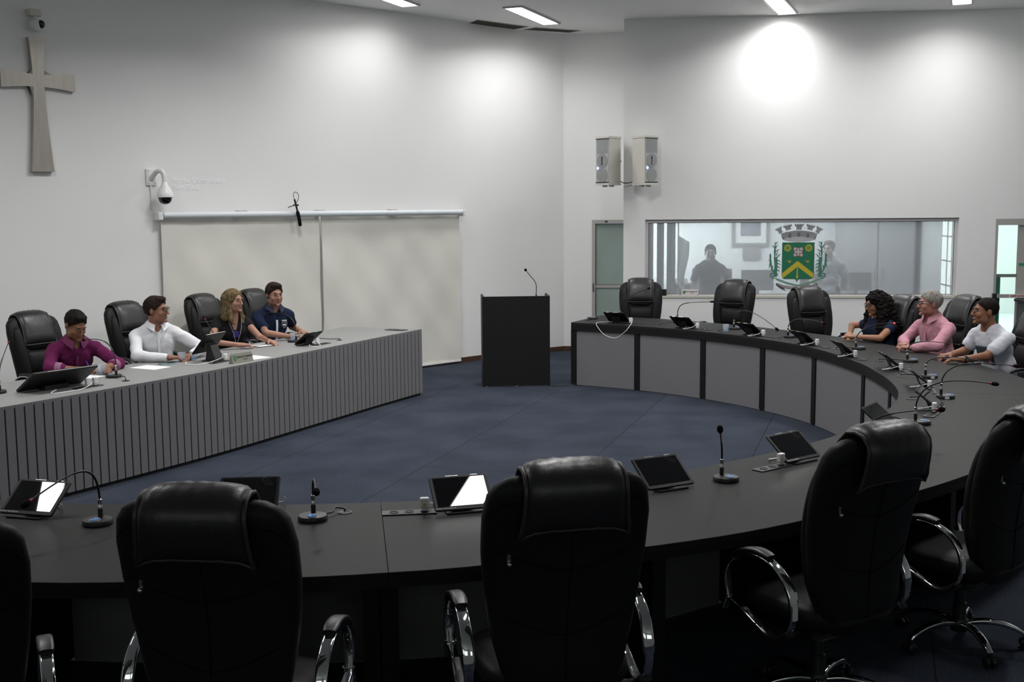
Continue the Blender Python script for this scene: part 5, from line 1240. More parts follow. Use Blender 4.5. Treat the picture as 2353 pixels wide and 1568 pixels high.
# ---------------- corner loudspeakers ----------------
spk_w = mat('speaker_cream', (.60, .585, .53), .5); grl = mat('speaker_grille', (.42, .43, .43), .6, var=.1, vs=400); grd = mat('speaker_grille_dark', (.27, .28, .28), .6, var=.1, vs=400)
def speaker(loc, rz, label, side):
    t = thing('wall_speaker', label, 'speaker', loc, rz, 'cream wall speakers at the corner')
    w_, d_, h_ = .235, .27, .60
    b = MB(); b.prism([(-w_ / 2, 0), (w_ / 2, 0), (w_ / 2 * .82, d_), (-w_ / 2 * .82, d_)], -h_ / 2, h_ / 2); b.build('cabinet', spk_w, t, smooth=None)
    for s_ in (-1, 1):
        b = MB(); b.prism([(-w_ / 2 - .006, -.012), (w_ / 2 + .006, -.012), (w_ / 2 * .82 + .006, d_ + .006), (-w_ / 2 * .82 - .006, d_ + .006)], s_ * (h_ / 2 + .016) - .014, s_ * (h_ / 2 + .016) + .014); b.build('end_plate', spk_w, t, smooth=None)
        b = MB(); b.box((0, -.006, s_ * (h_ / 2 - .006)), (w_ - .01, .01, .012)); b.build('dark_slot', M['groove'], t, smooth=None)
        b = MB(); b.box((s_ * .06, .12, -h_ / 2 - .042), (.05, .05, .02)); b.build('rigging_point', M['alu'], t, smooth=None)
    b = MB(); b.box((0, -.003, 0), (w_ - .012, .008, h_ - .03)); b.build('grille', grl, t, smooth=None)
    b = MB(); b.box((0, -.008, .195), (w_ * .80, .004, .185)); b.build('horn_grille', grd, t, smooth=None)
    R = Matrix.Rotation(math.pi / 2, 3, 'X')
    for z in (.0, -.195): b = MB(); b.lathe([(0, 0), (.095, 0), (.095, .004), (0, .004)], 28, c=(0, -.007, z), M=R); b.build('woofer_grille', grd, t)
    b = MB(); b.lathe([(0, 0), (.016, 0), (.016, .003), (0, .003)], 12, c=(-.078, -.0075, -.098), M=R); b.build('status_light', M['blueled'], t)
    text_mesh('logo', 'STANER', .032, Matrix.Translation((0, -.0125, .0)) @ Matrix.Rotation(math.pi / 2, 4, 'X') @ Matrix.Rotation(math.pi / 2, 4, 'Z'), M['black_pl'], t, depth=.001, bold=.001)
    b = MB(); b.cyl((0, d_, .0), (side[0], side[1], 0), .016, seg=8); b.box((0, d_ + .01, 0), (.08, .02, .14)); b.build('bracket', M['alu'], t, smooth=None)
    return t
speaker((1.255, 15.62, 2.79), -math.radians(45), 'wall speaker left of the wall corner, side panel turned to the camera', (.06, .33))
speaker((1.90, 15.45, 2.785), math.radians(36), 'wall speaker right of the wall corner with a black logo strip', (-.02, .33))
cable([(1.50, 15.76, 2.52), (1.56, 15.70, 2.49), (1.66, 15.72, 2.50), (1.76, 15.70, 2.56), (1.80, 15.68, 2.60)], 'thin black cable between the two wall speakers', .006, M['black_pl'], 6, None, 'speaker_cable')
ld = bpy.data.lights.new('blue_spot', 'SPOT'); ld.color = (.15, .25, 1.0); ld.energy = 1.3; ld.spot_size = math.radians(60); ld.spot_blend = .8; ld.shadow_soft_size = .01
lo = bpy.data.objects.new('blue_spot', ld); COL.objects.link(lo); lo.location = (1.70, 15.62, 2.90); lo.rotation_euler = (math.radians(90), 0, 0)
# lectern microphone
t = thing('lectern_microphone', 'thin gooseneck microphone standing on the black lectern', 'microphone', (.301, 13.85, 1.005), 0)
b = MB(); b.cyl((0, 0, 0), (0, 0, .10), .010, seg=10); b.build('stem', M['silver'], t)
b = MB(); b.tube(crom([(0, 0, .10), (.002, 0, .19), (-.01, -.03, .25), (-.07, -.08, .33), (-.125, -.14, .40)], 6), .0045, 8); b.build('gooseneck', M['black_pl'], t, smooth=80)
b = MB(); b.ball((-.130, -.15, .408), (.018, .018, .018)); b.build('foam_windscreen', M['foam'], t, smooth=80)
# counter by the exit door
t = thing('counter', 'dark grey counter by the glazed exit door at the right edge', 'counter', WR.P(5.60, 0, .45), WR.rz)
b = MB(); b.box((0, 0, .44), (.80, .40, .88)); b.build('body', mat('counter_grey', (.045, .043, .042), .6), t, smooth=None); b = MB(); b.box((0, 0, .895), (.86, .46, .03)); b.build('top', M['black_lam'], t, smooth=None)
cable([(.46, 13.63, .006), (.55, 13.60, .006), (.62, 13.62, .006), (.71, 13.60, .006)], 'thin black cable on the carpet from the lectern to the black desk', .004, M['black_pl'], 5, None, 'floor_cable')
# ---------------- people ----------------
DBG = False
V = lambda *a: np.array(a, float)
def nz(v): v = np.array(v, float); return v / (np.linalg.norm(v) + 1e-9)
def rotz(a): return np.array([[math.cos(a), -math.sin(a), 0], [math.sin(a), math.cos(a), 0], [0, 0, 1]])
def rotx(a): return np.array([[1, 0, 0], [0, math.cos(a), -math.sin(a)], [0, math.sin(a), math.cos(a)]])
def roty(a): return np.array([[math.cos(a), 0, math.sin(a)], [0, 1, 0], [-math.sin(a), 0, math.cos(a)]])
def skin(name, c): 
    m = mat(name, c, .5, spec=.4, var=.06, vs=18); m.node_tree.nodes['Principled BSDF'].inputs['Subsurface Weight'].default_value = .0; return m
M['eye'] = mat('eye_white', (.15, .12, .105), .5); M['iris'] = mat('dark_iris', (.02, .012, .008), .2); M['teeth'] = mat('teeth', (.60, .58, .54), .4)
M['glasses'] = mat('dark_glasses_frame', (.012, .010, .010), .3); M['jeans'] = mat('dark_trousers', (.02, .025, .04), .8, var=.15, vs=60); M['shoe'] = mat('black_shoe', (.012, .012, .012), .35)
def hand(s, w, d, up, thumb, curl=35, k=.005, sc=1.0, spread=1.0):
    """palm, four fingers and a thumb; w wrist, d pointing direction, up back of the hand, thumb side direction"""
    w = V(*w); d = nz(d); up = nz(np.array(up) - d * np.dot(up, d)); th = nz(np.array(thumb) - d * np.dot(thumb, d) - up * np.dot(thumb, up))
    R = np.stack([th, d, up], 1)
    s.cap(w - d * .02, w + d * .03, .026 * sc, .026 * sc, k=.012)
    s.rbx(w + d * .055 * sc, (.041 * sc, .050 * sc, .0155 * sc), .0145 * sc, R, k=.010)
    for i, (o, L) in enumerate(((.030, .078), (.010, .088), (-.011, .080), (-.031, .064))):
        b_ = w + (d * .098 + th * o) * sc; a = math.radians(curl * (.55 + .12 * i)); ax = th; p = b_ - up * .001; dirn = d + th * o * 1.6 * spread; dirn = nz(dirn); tot = a
        p0 = b_ - d * .02
        for seg, f in ((.46, 1.0), (.30, 1.9), (.24, 2.5)):
            an = a * f; v = nz(dirn * math.cos(an) - up * math.sin(an)); q = p0 + v * L * seg * sc + (dirn * .02 if seg == .46 else 0)
            s.cap(p0, q, (.0092 if seg == .46 else .0086) * sc, (.0086 if seg != .24 else .0074) * sc, k=k); p0 = q
    t0 = w + (d * .022 + th * .026) * sc; t1 = t0 + nz(d * .62 + th * .60 - up * .18) * .042 * sc; t2 = t1 + nz(d * .88 + th * .22 - up * .30) * .030 * sc
    s.cap(t0, t1, .0150 * sc, .0108 * sc, k=.009); s.cap(t1, t2, .0105 * sc, .0085 * sc, k=k)
def ik(sh, wr, l1, l2, pole):
    d = wr - sh; L = np.linalg.norm(d); L2 = min(L, l1 + l2 - .005); a = (l1 * l1 - l2 * l2 + L2 * L2) / (2 * L2); h = math.sqrt(max(l1 * l1 - a * a, 1e-6)); dn = d / L
    p = nz(pole - dn * np.dot(pole, dn)); return sh + dn * a + p * h
def child_sphere(name, c, r, m, par, R=None, seg=12):
    b_ = MB(); b_.ball(tuple(c), r, seg, Matrix([list(x) for x in R]) if R is not None else None); return b_.build(name, m, par, smooth=80)
def person(label, head, face, body, look_pitch, lean, skin_c, shirt_c, wristR, wristL, dirR=None, dirL=None, female=False, build=1.0, sleeve='long', neck='collar', hair=None,
           hair_c=(.01, .008, .007), glasses=None, curlR=35, curlL=35, pants=None, shirt_var=0.0, extra=None, beard=0, poleR=None, poleL=None, hip_z=.56, stand=False, tilt=0.0, elR=None, elL=None):
    bd = nz([body[0], body[1], 0]); yaw = math.atan2(-bd[0], bd[1]); Lr = math.radians(lean)
    up = V(0, math.sin(Lr), math.cos(Lr)); fw = V(0, math.cos(Lr), -math.sin(Lr))
    hy = math.atan2(-face[0], face[1]) - yaw; pitch = math.radians(look_pitch)
    RH = rotz(hy) @ rotx(-pitch) @ roty(math.radians(tilt)); hs = 1.0 if female else 1.04
    nk = V(0, .02, .135) if not stand else V(0, .01, .14)
    offs = V(0, math.sin(Lr) * .4, 0) * .0
    T = (head[2] - .118 * hs - .13 - hip_z) / math.cos(Lr)
    H = V(0, 0, hip_z); C7 = H + up * T; HC = C7 + nk + V(0, .05 * math.sin(Lr + pitch * .5) + .015, -.01 * abs(pitch))
    top = HC + RH @ V(0, 0, .12 * hs)
    Rz = rotz(yaw); root_xy = V(head[0], head[1], 0) - Rz @ V(top[0], top[1], 0)
    t = thing('person', label, 'person', (root_xy[0], root_xy[1], 0), yaw)
    toL = lambda p: Rz.T @ (V(*p) - V(root_xy[0], root_xy[1], 0)); dL = lambda v: Rz.T @ V(*v)
    sw = (.158 if female else .180) * build; SR = C7 - up * .098 + V(sw, .0, 0); SL = C7 - up * .098 + V(-sw, .0, 0)
    wR, wL = toL(wristR), toL(wristL)
    pts = [H + V(.3, -.25, -.15), H + V(-.3, .25, -.1), HC + V(.15, .17, .18), HC - V(.15, .17, 0), wR + V(.15, .15, .1), wR - V(.15, .15, .1), wL + V(.15, .15, .1), wL - V(.15, .15, .1), SR + V(.14, 0, .1), SL - V(.14, 0, 0)]
    lo, hi = np.min(pts, 0), np.max(pts, 0)
    eR = ik(SR, wR, .29, .26, V(.5, -.3, -1) if poleR is None else dL(poleR)); eL = ik(SL, wL, .29, .26, V(-.5, -.3, -1) if poleL is None else dL(poleL))
    if elR is not None: eR = toL(elR)
    if elL is not None: eL = toL(elL)
    if not stand: eR[2] = max(eR[2], .815); eL[2] = max(eL[2], .815)
    if DBG: print('ARM', label[:20], 'up', round(float(np.linalg.norm(eR - SR)), 2), round(float(np.linalg.norm(eL - SL)), 2), 'fore', round(float(np.linalg.norm(eR - wR)), 2), round(float(np.linalg.norm(eL - wL)), 2), 'SR', SR.round(2), 'SL', SL.round(2), 'eR', eR.round(2), 'eL', eL.round(2), 'T', round(T, 2), 'WSR', (Rz @ SR + root_xy).round(3).tolist(), 'WSL', (Rz @ SL + root_xy).round(3).tolist())
    lo = np.minimum(lo, np.minimum(eR, eL) - .1); hi = np.maximum(hi, np.maximum(eR, eL) + .1)
    sk = skin('skin_tone', skin_c)
    s = SDF(lo, hi, .0062)
    # torso
    chest = H + up * T * .66; belly = H + up * T * .30
    Rt = np.stack([V(1, 0, 0), fw, up], 1); cw = .155 * build; cd = (.100 if not female else .098) * build
    s.ell(chest, (cw, cd, .20), Rt, k=.03); s.ell(belly, (cw * .93, cd * 1.02, .17), Rt, k=.03); s.ell(H + V(0, 0, .0), (cw, .11, .11), k=.03)
    s.cap(SR - V(.03, 0, 0), SL + V(.03, 0, 0), .045, k=.03); s.cap(C7 + up * .0 + V(.03, 0, 0), SR - V(.01, 0, 0), .042, k=.03); s.cap(C7 + V(-.03, 0, 0), SL + V(.01, 0, 0), .042, k=.03); s.cap(C7 - up * .05 + V(-.06, 0, 0), C7 - up * .05 + V(.06, 0, 0), .052, k=.03)
    if female:
        for x in (-.07, .07): s.ell(chest + V(x, 0, 0) + fw * .072 + up * .015, (.062, .055, .062), k=.03)
    s.cap(C7 - up * .04 + V(0, .005, 0), HC + RH @ V(0, -.022, -.06), (.052 if female else .060) * (1 + (build - 1) * .5), (.049 if female else .057), k=.02)
    # arms
    ar = (.86 if female else 1.0) * (1 + (build - 1) * .7)
    for S_, E_, W_ in ((SR, eR, wR), (SL, eL, wL)):
        s.cap(S_, E_, .047 * ar, .037 * ar, k=.02); s.cap(E_, W_, .039 * ar, .026 * ar, k=.01)
    for W_, E_, D_, sg, cu in ((wR, eR, dirR, -1, curlR), (wL, eL, dirL, 1, curlL)):
        d_ = nz(W_ - E_) if D_ is None else nz(dL(D_)); f2 = nz(W_ - E_); lat = np.cross(V(0, 0, 1), d_) * (1 if sg == -1 else -1)
        hand(s, W_, d_, V(0, 0, 1) if not stand else V(sg * -1.0, 0, .1), lat, cu, sc=.90 if female else 1.0)
    # head
    A = lambda x, y, z: HC + RH @ (V(x, y, z) * hs)
    E = lambda c, r, k=.010, op='u': s.ell(A(*c), V(*r) * hs, RH, k=k, op=op)
    E((0, -.014, .036), (.076, .094, .082)); E((0, .022, -.015), (.064, .070, .090), .016); E((0, .036, -.074), (.047 if female else .053, .048, .034), .018)
    E((0, .083, -.098), (.020, .017, .016), .014)
    for x in (-1, 1):
        E((x * .038, .060, -.030), (.024, .026, .026), .014); E((x * .077, -.008, -.004), (.010, .019, .031), .006); E((x * .031, .103, .009), (.013, .013, .0085), .007, 's')
        E((x * .050, .02, -.065), (.016, .03, .026), .02); E((x * .0125, .100, -.034), (.0085, .010, .0075), .005)
    s.cap(A(-.030, .086, .026), A(.030, .086, .026), .0085 * hs, k=.010)
    s.cap(A(0, .092, .014), A(0, .115, -.030), .0060 * hs, .0105 * hs, k=.008)
    s.cap(A(-.015, .092, -.058), A(.015, .092, -.058), .0050 * hs, k=.008); s.cap(A(-.012, .088, -.069), A(.012, .088, -.069), .0050 * hs, k=.008)
    bodyo = s.build('body', sk, t)
    RM = Matrix([list(x) for x in RH])
    for x in (-1, 1):
        child_sphere('eye', A(x * .0315, .0825, .0080), (.0098 * hs,) * 3, M['eye'], bodyo); child_sphere('iris', A(x * .0315, .0892, .0078), (.0062 * hs, .0040 * hs, .0062 * hs), M['iris'], bodyo, RH, 8)
        b_ = MB(); b_.tube([tuple(A(x * .016, .0985, .0265)), tuple(A(x * .034, .0965, .0305)), tuple(A(x * .050, .082, .0255))], [.0028, .0036, .002], 6); b_.build('eyebrow', mat('brow', tuple(c * 1.2 + .004 for c in hair_c), .8), bodyo)
        b_ = MB(); b_.tube([tuple(A(x * .019, .0955, .0155)), tuple(A(x * .0315, .0985, .0165)), tuple(A(x * .044, .0895, .0130))], .0019, 5); b_.build('eyelid', sk, bodyo)
    lipc = mat('lips', (skin_c[0] * .72, skin_c[1] * .45, skin_c[2] * .45), .45)
    b_ = MB(); b_.tube([tuple(A(-.024, .088, -.0635)), tuple(A(-.008, .0965, -.0605)), tuple(A(.008, .0965, -.0605)), tuple(A(.024, .088, -.0635))], [.0014, .0026, .0026, .0014], 6); b_.tube([tuple(A(-.022, .088, -.0655)), tuple(A(0, .0950, -.0695)), tuple(A(.022, .088, -.0655))], [.0014, .0032, .0014], 6); b_.build('lips', lipc, bodyo, smooth=80)
    if extra == 'smile':
        b_ = MB(); b_.tube([tuple(A(-.020, .0925, -.0625)), tuple(A(0, .0985, -.0650)), tuple(A(.020, .0925, -.0625))], [.001, .0034, .001], 6); b_.build('teeth', M['teeth'], bodyo)
    if beard:
        g = SDF(A(-.12, -.1, -.16).clip(-9, 9) - .12, A(0, 0, 0) + .16, .005)
    # hair
    lo2, hi2 = HC - .27, HC + .21
    if hair in ('long', 'curly'): lo2 = HC - V(.25, .25, .42)
    hr = SDF(lo2, hi2, .0055); HE = lambda c, r, k=.010, op='u': hr.ell(A(*c), V(*r) * hs, RH, k=k, op=op)
    hcol = mat('hair', hair_c, .75, spec=.12, var=.35, vs=60, stretch=(1, 1, .25), bump=.4, bs=120)
    if hair in ('short', 'fade', 'grey', 'quiff'):
        th = {'short': .0085, 'fade': .0035, 'grey': .010, 'quiff': .012}[hair]
        HE((0, -.015, .037), (.076 + th, .094 + th, .082 + th * 1.5))
        if hair in ('quiff',): hr.ell(A(0, .050, .100), V(.058, .042, .030) * hs, RH, k=.02)
        if hair == 'short': hr.ell(A(0, .045, .098), V(.056, .040, .024) * hs, RH, k=.02)
        n_ = RH @ nz(V(0, .70, -.714)); hr.plane(A(0, .083, .066), n_, k=.006)
        hr.plane(A(0, -.06, -.062 if hair != 'fade' else -.022), RH @ V(0, 0, -1.0), k=.006)
        HE((0, .11, .025), (.062, .060, .052), .006, 's')
        for x in (-1, 1): HE((x * .082, -.004, -.010), (.022, .024, .034), .004, 's')
        hr.wrinkle(.0016, 120, 3)
    if hair == 'long':
        HE((0, -.016, .040), (.081, .102, .088))
        for x in (-1, 1):
            for a_, b_, ra, rb in (((x * .062, .005, .06), (x * .070, .008, -.06), .026, .026), ((x * .070, .008, -.06), (x * .086, .030, -.175), .026, .028), ((x * .086, .030, -.175), (x * .074, .055, -.225), .028, .014), ((x * .066, -.05, .03), (x * .085, -.045, -.16), .040, .044), ((x * .052, .050, .080), (x * .072, .036, .01), .014, .016)):
                hr.cap(A(*a_), A(*b_), ra * hs, rb * hs, k=.02)
        hr.cap(A(0, -.085, .02), A(0, -.080, -.18), .06, .055, k=.03)
        HE((0, .105, -.022), (.060, .075, .098), .006, 's'); hr.wrinkle(.0018, 80, 5)
    if hair == 'curly':
        HE((0, -.02, .042), (.092, .112, .096))
        for x in (-1, 1):
            for a_, b_, ra, rb in (((x * .075, .0, .04), (x * .105, .005, -.10), .042, .058), ((x * .105, .005, -.10), (x * .120, .045, -.25), .058, .062), ((x * .120, .045, -.25), (x * .10, .10, -.36), .060, .040), ((x * .05, -.09, .0), (x * .09, -.10, -.28), .07, .08)):
                hr.cap(A(*a_), A(*b_), ra, rb, k=.02)
        hr.cap(A(0, -.10, .0), A(0, -.11, -.28), .08, .08, k=.03)
        HE((0, .110, -.022), (.056, .080, .095), .006, 's'); hr.wrinkle(.0065, 95, 9)
    if hair: hr.build('hair', hcol, t)
    if beard:
        pass
    # clothes
    st = SDF(lo, hi, .0075); g = .010; cl = mat('shirt_cloth', shirt_c, .85, spec=.15, var=shirt_var, vs=300, bump=.15, bs=45)
    st.ell(chest, (cw + g, cd + g, .205), Rt, k=.03); st.ell(belly, (cw * .96 + g, cd * 1.06 + g, .18), Rt, k=.03); st.ell(H + V(0, 0, -.02), (cw + g, .12 + g, .12), k=.03)
    st.cap(SR - V(.03, 0, 0), SL + V(.03, 0, 0), .045 + g, k=.03); st.cap(C7 + V(.03, 0, 0), SR - V(.01, 0, 0), .042 + g, k=.03); st.cap(C7 + V(-.03, 0, 0), SL + V(.01, 0, 0), .042 + g, k=.03); st.cap(C7 - up * .05 + V(-.06, 0, 0), C7 - up * .05 + V(.06, 0, 0), .052 + g, k=.03)
    if female:
        for x in (-.07, .07): st.ell(chest + V(x, 0, 0) + fw * .072 + up * .015, (.062 + g * .8, .055 + g * .8, .062 + g * .8), k=.03)
    rolled = []
    for S_, E_, W_, sgn in ((SR, eR, wR, 1), (SL, eL, wL, -1)):
        if sleeve in ('long', 'rolled'):
            f = .93 if sleeve == 'long' else .42
            if isinstance(sleeve, tuple): f = .5
            st.cap(S_, E_, .048 * ar + g, .041 * ar + g, k=.02); Q = E_ + (W_ - E_) * f; st.cap(E_, Q, .042 * ar + g, (.030 if sleeve == 'long' else .037) * ar + g * .9, k=.015)
            rolled.append((E_, Q, ar))
        elif sleeve == 'short': Q = S_ + (E_ - S_) * .62; st.cap(S_, Q, .049 * ar + g, .050 * ar + g * 1.4, k=.02)
        elif sleeve == 'cap': Q = S_ + (E_ - S_) * .25; st.cap(S_, Q, .049 * ar + g, .050 * ar + g, k=.02)
    st.wrinkle(.0036, 42, int(abs(head[0]) * 100)); st.wrinkle(.0012, 90, 4)
    # neckline
    dz = {'collar': .060, 'vneck': .075, 'crew': .030}[neck]
    st.cap(C7 - up * .005 + V(0, .010 if neck == 'crew' else 0, 0), C7 + nk * .6, (.066 if not female else .066), .085, k=.004, op='s')
    if neck in ('collar', 'vneck'):
        wv = {'collar': .022, 'vneck': .045, 'crew': .014}[neck]; dp = {'collar': .10, 'vneck': .20, 'crew': .030}[neck]
        p0 = C7 - up * .015 + fw * .085; p1 = C7 - up * dp + fw * .135
        st.cap(p0, p1, wv + .012, .006, k=.004, op='s')
        st.cap(p0 + fw * .04, p1 + fw * .04, wv + .016, .008, k=.004, op='s')
    sh = st.build('shirt', cl, t)
    if neck == 'collar':
        b_ = MB(); ri = []; ro = []
        n_ = 28; cc = C7 + V(0, .010, 0) + up * .030; colr = extra_col.get(label, shirt_c)
        for i in range(n_ + 1):
            a = math.radians(20 + 320 * i / n_) + math.pi / 2; fr_ = abs(i / n_ * 2 - 1); dv = V(math.cos(a), math.sin(a), 0); dv = V(dv[0], 0, 0) + fw * dv[1] + 0
            drop = .005 + .050 * fr_ ** 1.4; p_in = cc + dv * (.068 + .012 * fr_) + up * (.022 - .034 * fr_ ** 2); p_out = cc + dv * (.098 + .030 * fr_ ** 2) - up * (.016 + .050 * fr_ ** 3)
            ri.append(p_in); ro.append(p_out)
        rings = [[Vector(p), Vector(q), Vector(q + V(0, 0, -.004) - (q - cc) * .05), Vector(p + V(0, 0, -.004) - (p - cc) * .06)] for p, q in zip(ri, ro)]
        b_.loft(rings); b_.build('collar', mat('collar_cloth', shirt_c, .85), sh, smooth=60)
        b_ = MB(); pl = [C7 - up * q + fw * (np.interp(q, [.06, .16, .30, .42], [.098, .128, .128, .125]) * (build * .5 + .5)) for q in (.115, .18, .25, .32, .39)]
        b_.tube([tuple(p) for p in pl], 1.0, 4, flat=(.026, .010), up=(1, 0, 0)); b_.build('button_placket', mat('placket_cloth', tuple(min(1, c * 1.04) for c in colr), .85), sh, smooth=60)
    if sleeve == 'rolled':
        for E_, Q, ar_ in rolled:
            b_ = MB(); d = nz(Q - E_); b_.tube([tuple(Q - d * .052), tuple(Q - d * .048), tuple(Q - d * .002), tuple(Q + d * .004)], [.046 * ar_, .055 * ar_, .053 * ar_, .044 * ar_], 18); b_.build('rolled_cuff', mat('cuff_cloth', tuple(min(1, c * 1.35 + .10) for c in shirt_c), .85), sh, smooth=60)
    if glasses:
        gm_ = M['glasses']; b_ = MB()
        for x in (-1, 1):
            ring = [tuple(A(x * .033 + .023 * sup(a, .6)[0], .1085 - .010 * abs(x * .033 + .023 * sup(a, .6)[0]) / .05, .006 + .0165 * sup(a, .6)[1])) for a in [2 * math.pi * k / 16 for k in range(16)]]
            b_.tube(ring, .0017, 5, closed=True); b_.tube([tuple(A(x * .055, .101, .014)), tuple(A(x * .078, .045, .013)), tuple(A(x * .081, -.01, .008))], .0019, 5)
            if glasses == 'brow': b_.tube([tuple(A(x * .012, .109, .021)), tuple(A(x * .034, .106, .0225)), tuple(A(x * .056, .099, .020))], .0032, 5)
        b_.tube([tuple(A(-.010, .109, .012)), tuple(A(0, .1125, .014)), tuple(A(.010, .109, .012))], .0018, 5); b_.build('glasses', gm_, t, smooth=60)
    # legs
    pm = pants or M['jeans']
    if not stand:
        KR, KL = V(.13, .43, .52), V(-.13, .43, .52); AR, AL = V(.14, .40, .10), V(-.14, .40, .10)
        lg = SDF(V(-.32, -.24, .04), V(.32, .62, .72), .013)
    else:
        KR, KL = V(.10, .02, .50), V(-.10, .02, .50); AR, AL = V(.11, .0, .09), V(-.11, .0, .09); lg = SDF(V(-.32, -.24, .04), V(.32, .3, 1.1), .013)
    lg.ell(H + V(0, 0, -.02), (cw + .015, .125, .115), k=.03)
    for K_, A_, x in ((KR, AR, 1), (KL, AL, -1)):
        lg.cap(H + V(x * .085, 0, -.03), K_, .085, .062, k=.03); lg.cap(K_, A_, .062, .048, k=.02)
    lg.build('trousers', pm, t)
    for A_ in (AR, AL):
        sh_ = SDF(A_ + V(-.08, -.12, -.12), A_ + V(.08, .24, .08), .008); sh_.ell(A_ + V(0, .06, -.055), (.045, .135, .045), k=.01); sh_.cap(A_ + V(0, -.01, .02), A_ + V(0, -.01, -.05), .042, k=.02); sh_.plane((0, 0, .004), (0, 0, -1), k=.003)
        sh_.build('shoe', M['shoe'], t)
    t['_'] = 0; del t['_']
    return t, dict(A=A, RH=RH, up=up, fw=fw, C7=C7, chest=chest, wR=wR, wL=wL, eR=eR, eL=eL, Rz=Rz, toL=toL, hs=hs, body=bodyo, shirt=sh, cd=cd)
extra_col = {}
HZ = .812
# left side
L1 = 'man in a magenta shirt writing at the grey desk, head bowed'
P1, i1 = person(L1, (-3.76, 9.782, 1.295), (.78, -.62), (.56, -.83), 27, 20, (.235, .110, .062), (.125, .014, .072), (-3.70, 9.57, HZ), (-3.52, 9.66, HZ), dirR=(.75, .30, 0), dirL=(.45, -.65, -.05), elR=(-3.945, 9.552, .833), sleeve='rolled', hair='short', curlR=60, curlL=22, shirt_var=.10, poleL=(.5, .6, -.3))
L2 = 'man in a white dress shirt and dark glasses at the grey desk'
P2, i2 = person(L2, (-3.344, 10.597, 1.345), (.985, -.17), (.50, -.87), -2, 9, (.28, .130, .082), (.74, .75, .78), (-3.17, 10.33, HZ), (-3.01, 10.50, HZ), dirR=(.85, .2, 0), dirL=(-.1, -.9, -.05), elR=(-3.451, 10.318, .834), hair='quiff', hair_c=(.022, .014, .011), glasses='brow', build=1.04, poleL=(.6, .6, -.2))
L3 = 'woman with long blonde hair in a black top writing on a notepad'
P3, i3 = person(L3, (-2.835, 11.491, 1.355), (.90, -.44), (.62, -.78), 0, 12, (.36, .190, .135), (.010, .010, .012), (-2.72, 11.27, HZ), (-2.51, 11.60, HZ), dirR=(.85, .25, 0), dirL=(.70, -.55, -.05), elR=(-2.995, 11.18, .86), elL=(-2.575, 11.46, .877), female=True, sleeve='cap', neck='vneck', hair='long', hair_c=(.125, .090, .045), curlR=60, curlL=40)
L4 = 'young man in a navy polo shirt with clasped hands at the grey desk'
extra_col[L4] = (.60, .62, .66)
P4, i4 = person(L4, (-2.556, 12.177, 1.365), (.60, -.80), (.55, -.83), 2, 10, (.34, .175, .120), (.010, .016, .042), (-2.38, 12.02, HZ), (-2.31, 12.34, HZ + .02), dirR=(.75, .55, .02), dirL=(.55, -.75, -.1), elR=(-2.602, 11.90, .865), elL=(-2.453, 12.55, .865), sleeve='short', neck='collar', hair='quiff', hair_c=(.025, .016, .011), curlR=45, curlL=60)
# right side
R1 = 'woman with long curly black hair and glasses at the black desk'
P5, i5 = person(R1, (3.736, 11.644, 1.26), (-.96, -.28), (-.90, -.43), 12, 8, (.32, .155, .092), (.012, .018, .040), (3.56, 11.84, HZ), (3.53, 11.56, HZ), dirR=(-.45, -.65, -.1), dirL=(-.55, .70, 0), elR=(3.60, 11.90, .90), elL=(3.719, 11.356, .82), female=True, sleeve='cap', neck='crew', hair='curly', hair_c=(.006, .004, .004), glasses='rim', build=1.08, curlR=35, curlL=35)
R2 = 'grey-haired man in a pink shirt and glasses at the black desk'
P6, i6 = person(R2, (4.07, 10.96, 1.318), (-.998, .0), (-.93, -.36), -2, 12, (.37, .175, .135), (.50, .245, .30), (3.82, 10.92, HZ), (3.79, 10.62, HZ), dirR=(-.6, -.7, 0), dirL=(-.75, .6, 0), elL=(3.99, 10.55, .835), hair='grey', hair_c=(.24, .225, .20), glasses='rim', build=1.10, sleeve='long', curlR=60, curlL=60, poleR=(.2, 1, -.5))
R3 = 'smiling man in a white T-shirt with a black wristwatch, rightmost person'
P7, i7 = person(R3, (4.225, 10.029, 1.325), (-.998, .02), (-.93, -.36), -4, 20, (.27, .120, .070), (.66, .67, .74), (3.94, 10.08, HZ), (3.93, 9.78, HZ), dirR=(-.85, -.35, 0), dirL=(-.80, .45, 0), elR=(4.14, 10.25, .83), elL=(4.156, 9.84, .83), hair='fade', hair_c=(.014, .010, .008), sleeve='short', neck='crew', build=1.06, extra='smile', curlR=50, curlL=45)
# accessories worn by the people
def bracelet(inf, w, e, r, m, nm, par, off=.035, wd=.016):
    d = nz(w - e); c = w - d * off; b_ = MB(); b_.tube([tuple(c - d * wd / 2), tuple(c - d * wd / 2.2), tuple(c + d * wd / 2.2), tuple(c + d * wd / 2)], [r * .97, r * 1.06, r * 1.06, r * .97], 18); return b_.build(nm, m, par, smooth=60), c, d
bracelet(i3, i3['wL'], i3['eL'], .031, M['black_pl'], 'wristband', P3, .01)
wt, c, d = bracelet(i7, i7['wL'], i7['eL'], .034, M['black_pl'], 'wristwatch', P7, .02, .024)
sd = nz(np.cross(d, V(0, 0, 1))); 
if (i7['Rz'] @ sd)[1] > 0: sd = -sd
b_ = MB(); R = Matrix([[d[i], np.cross(sd, d)[i], sd[i]] for i in range(3)]); b_.lathe([(0, 0), (.023, 0), (.023, .008), (.018, .011), (0, .011)], 18, c=tuple(c + sd * .030), M=R); b_.build('watch_case', M['bezel'], wt)
b_ = MB(); b_.lathe([(0, .011), (.012, .011), (.012, .0122), (0, .0122)], 14, c=tuple(c + sd * .030), M=R); b_.build('watch_dial', mat('watch_dial', (.12, .14, .15), .4), wt)
bracelet(i2, i2['wL'], i2['eL'], .034, M['black_pl'], 'wristband', P2, .0, .012)
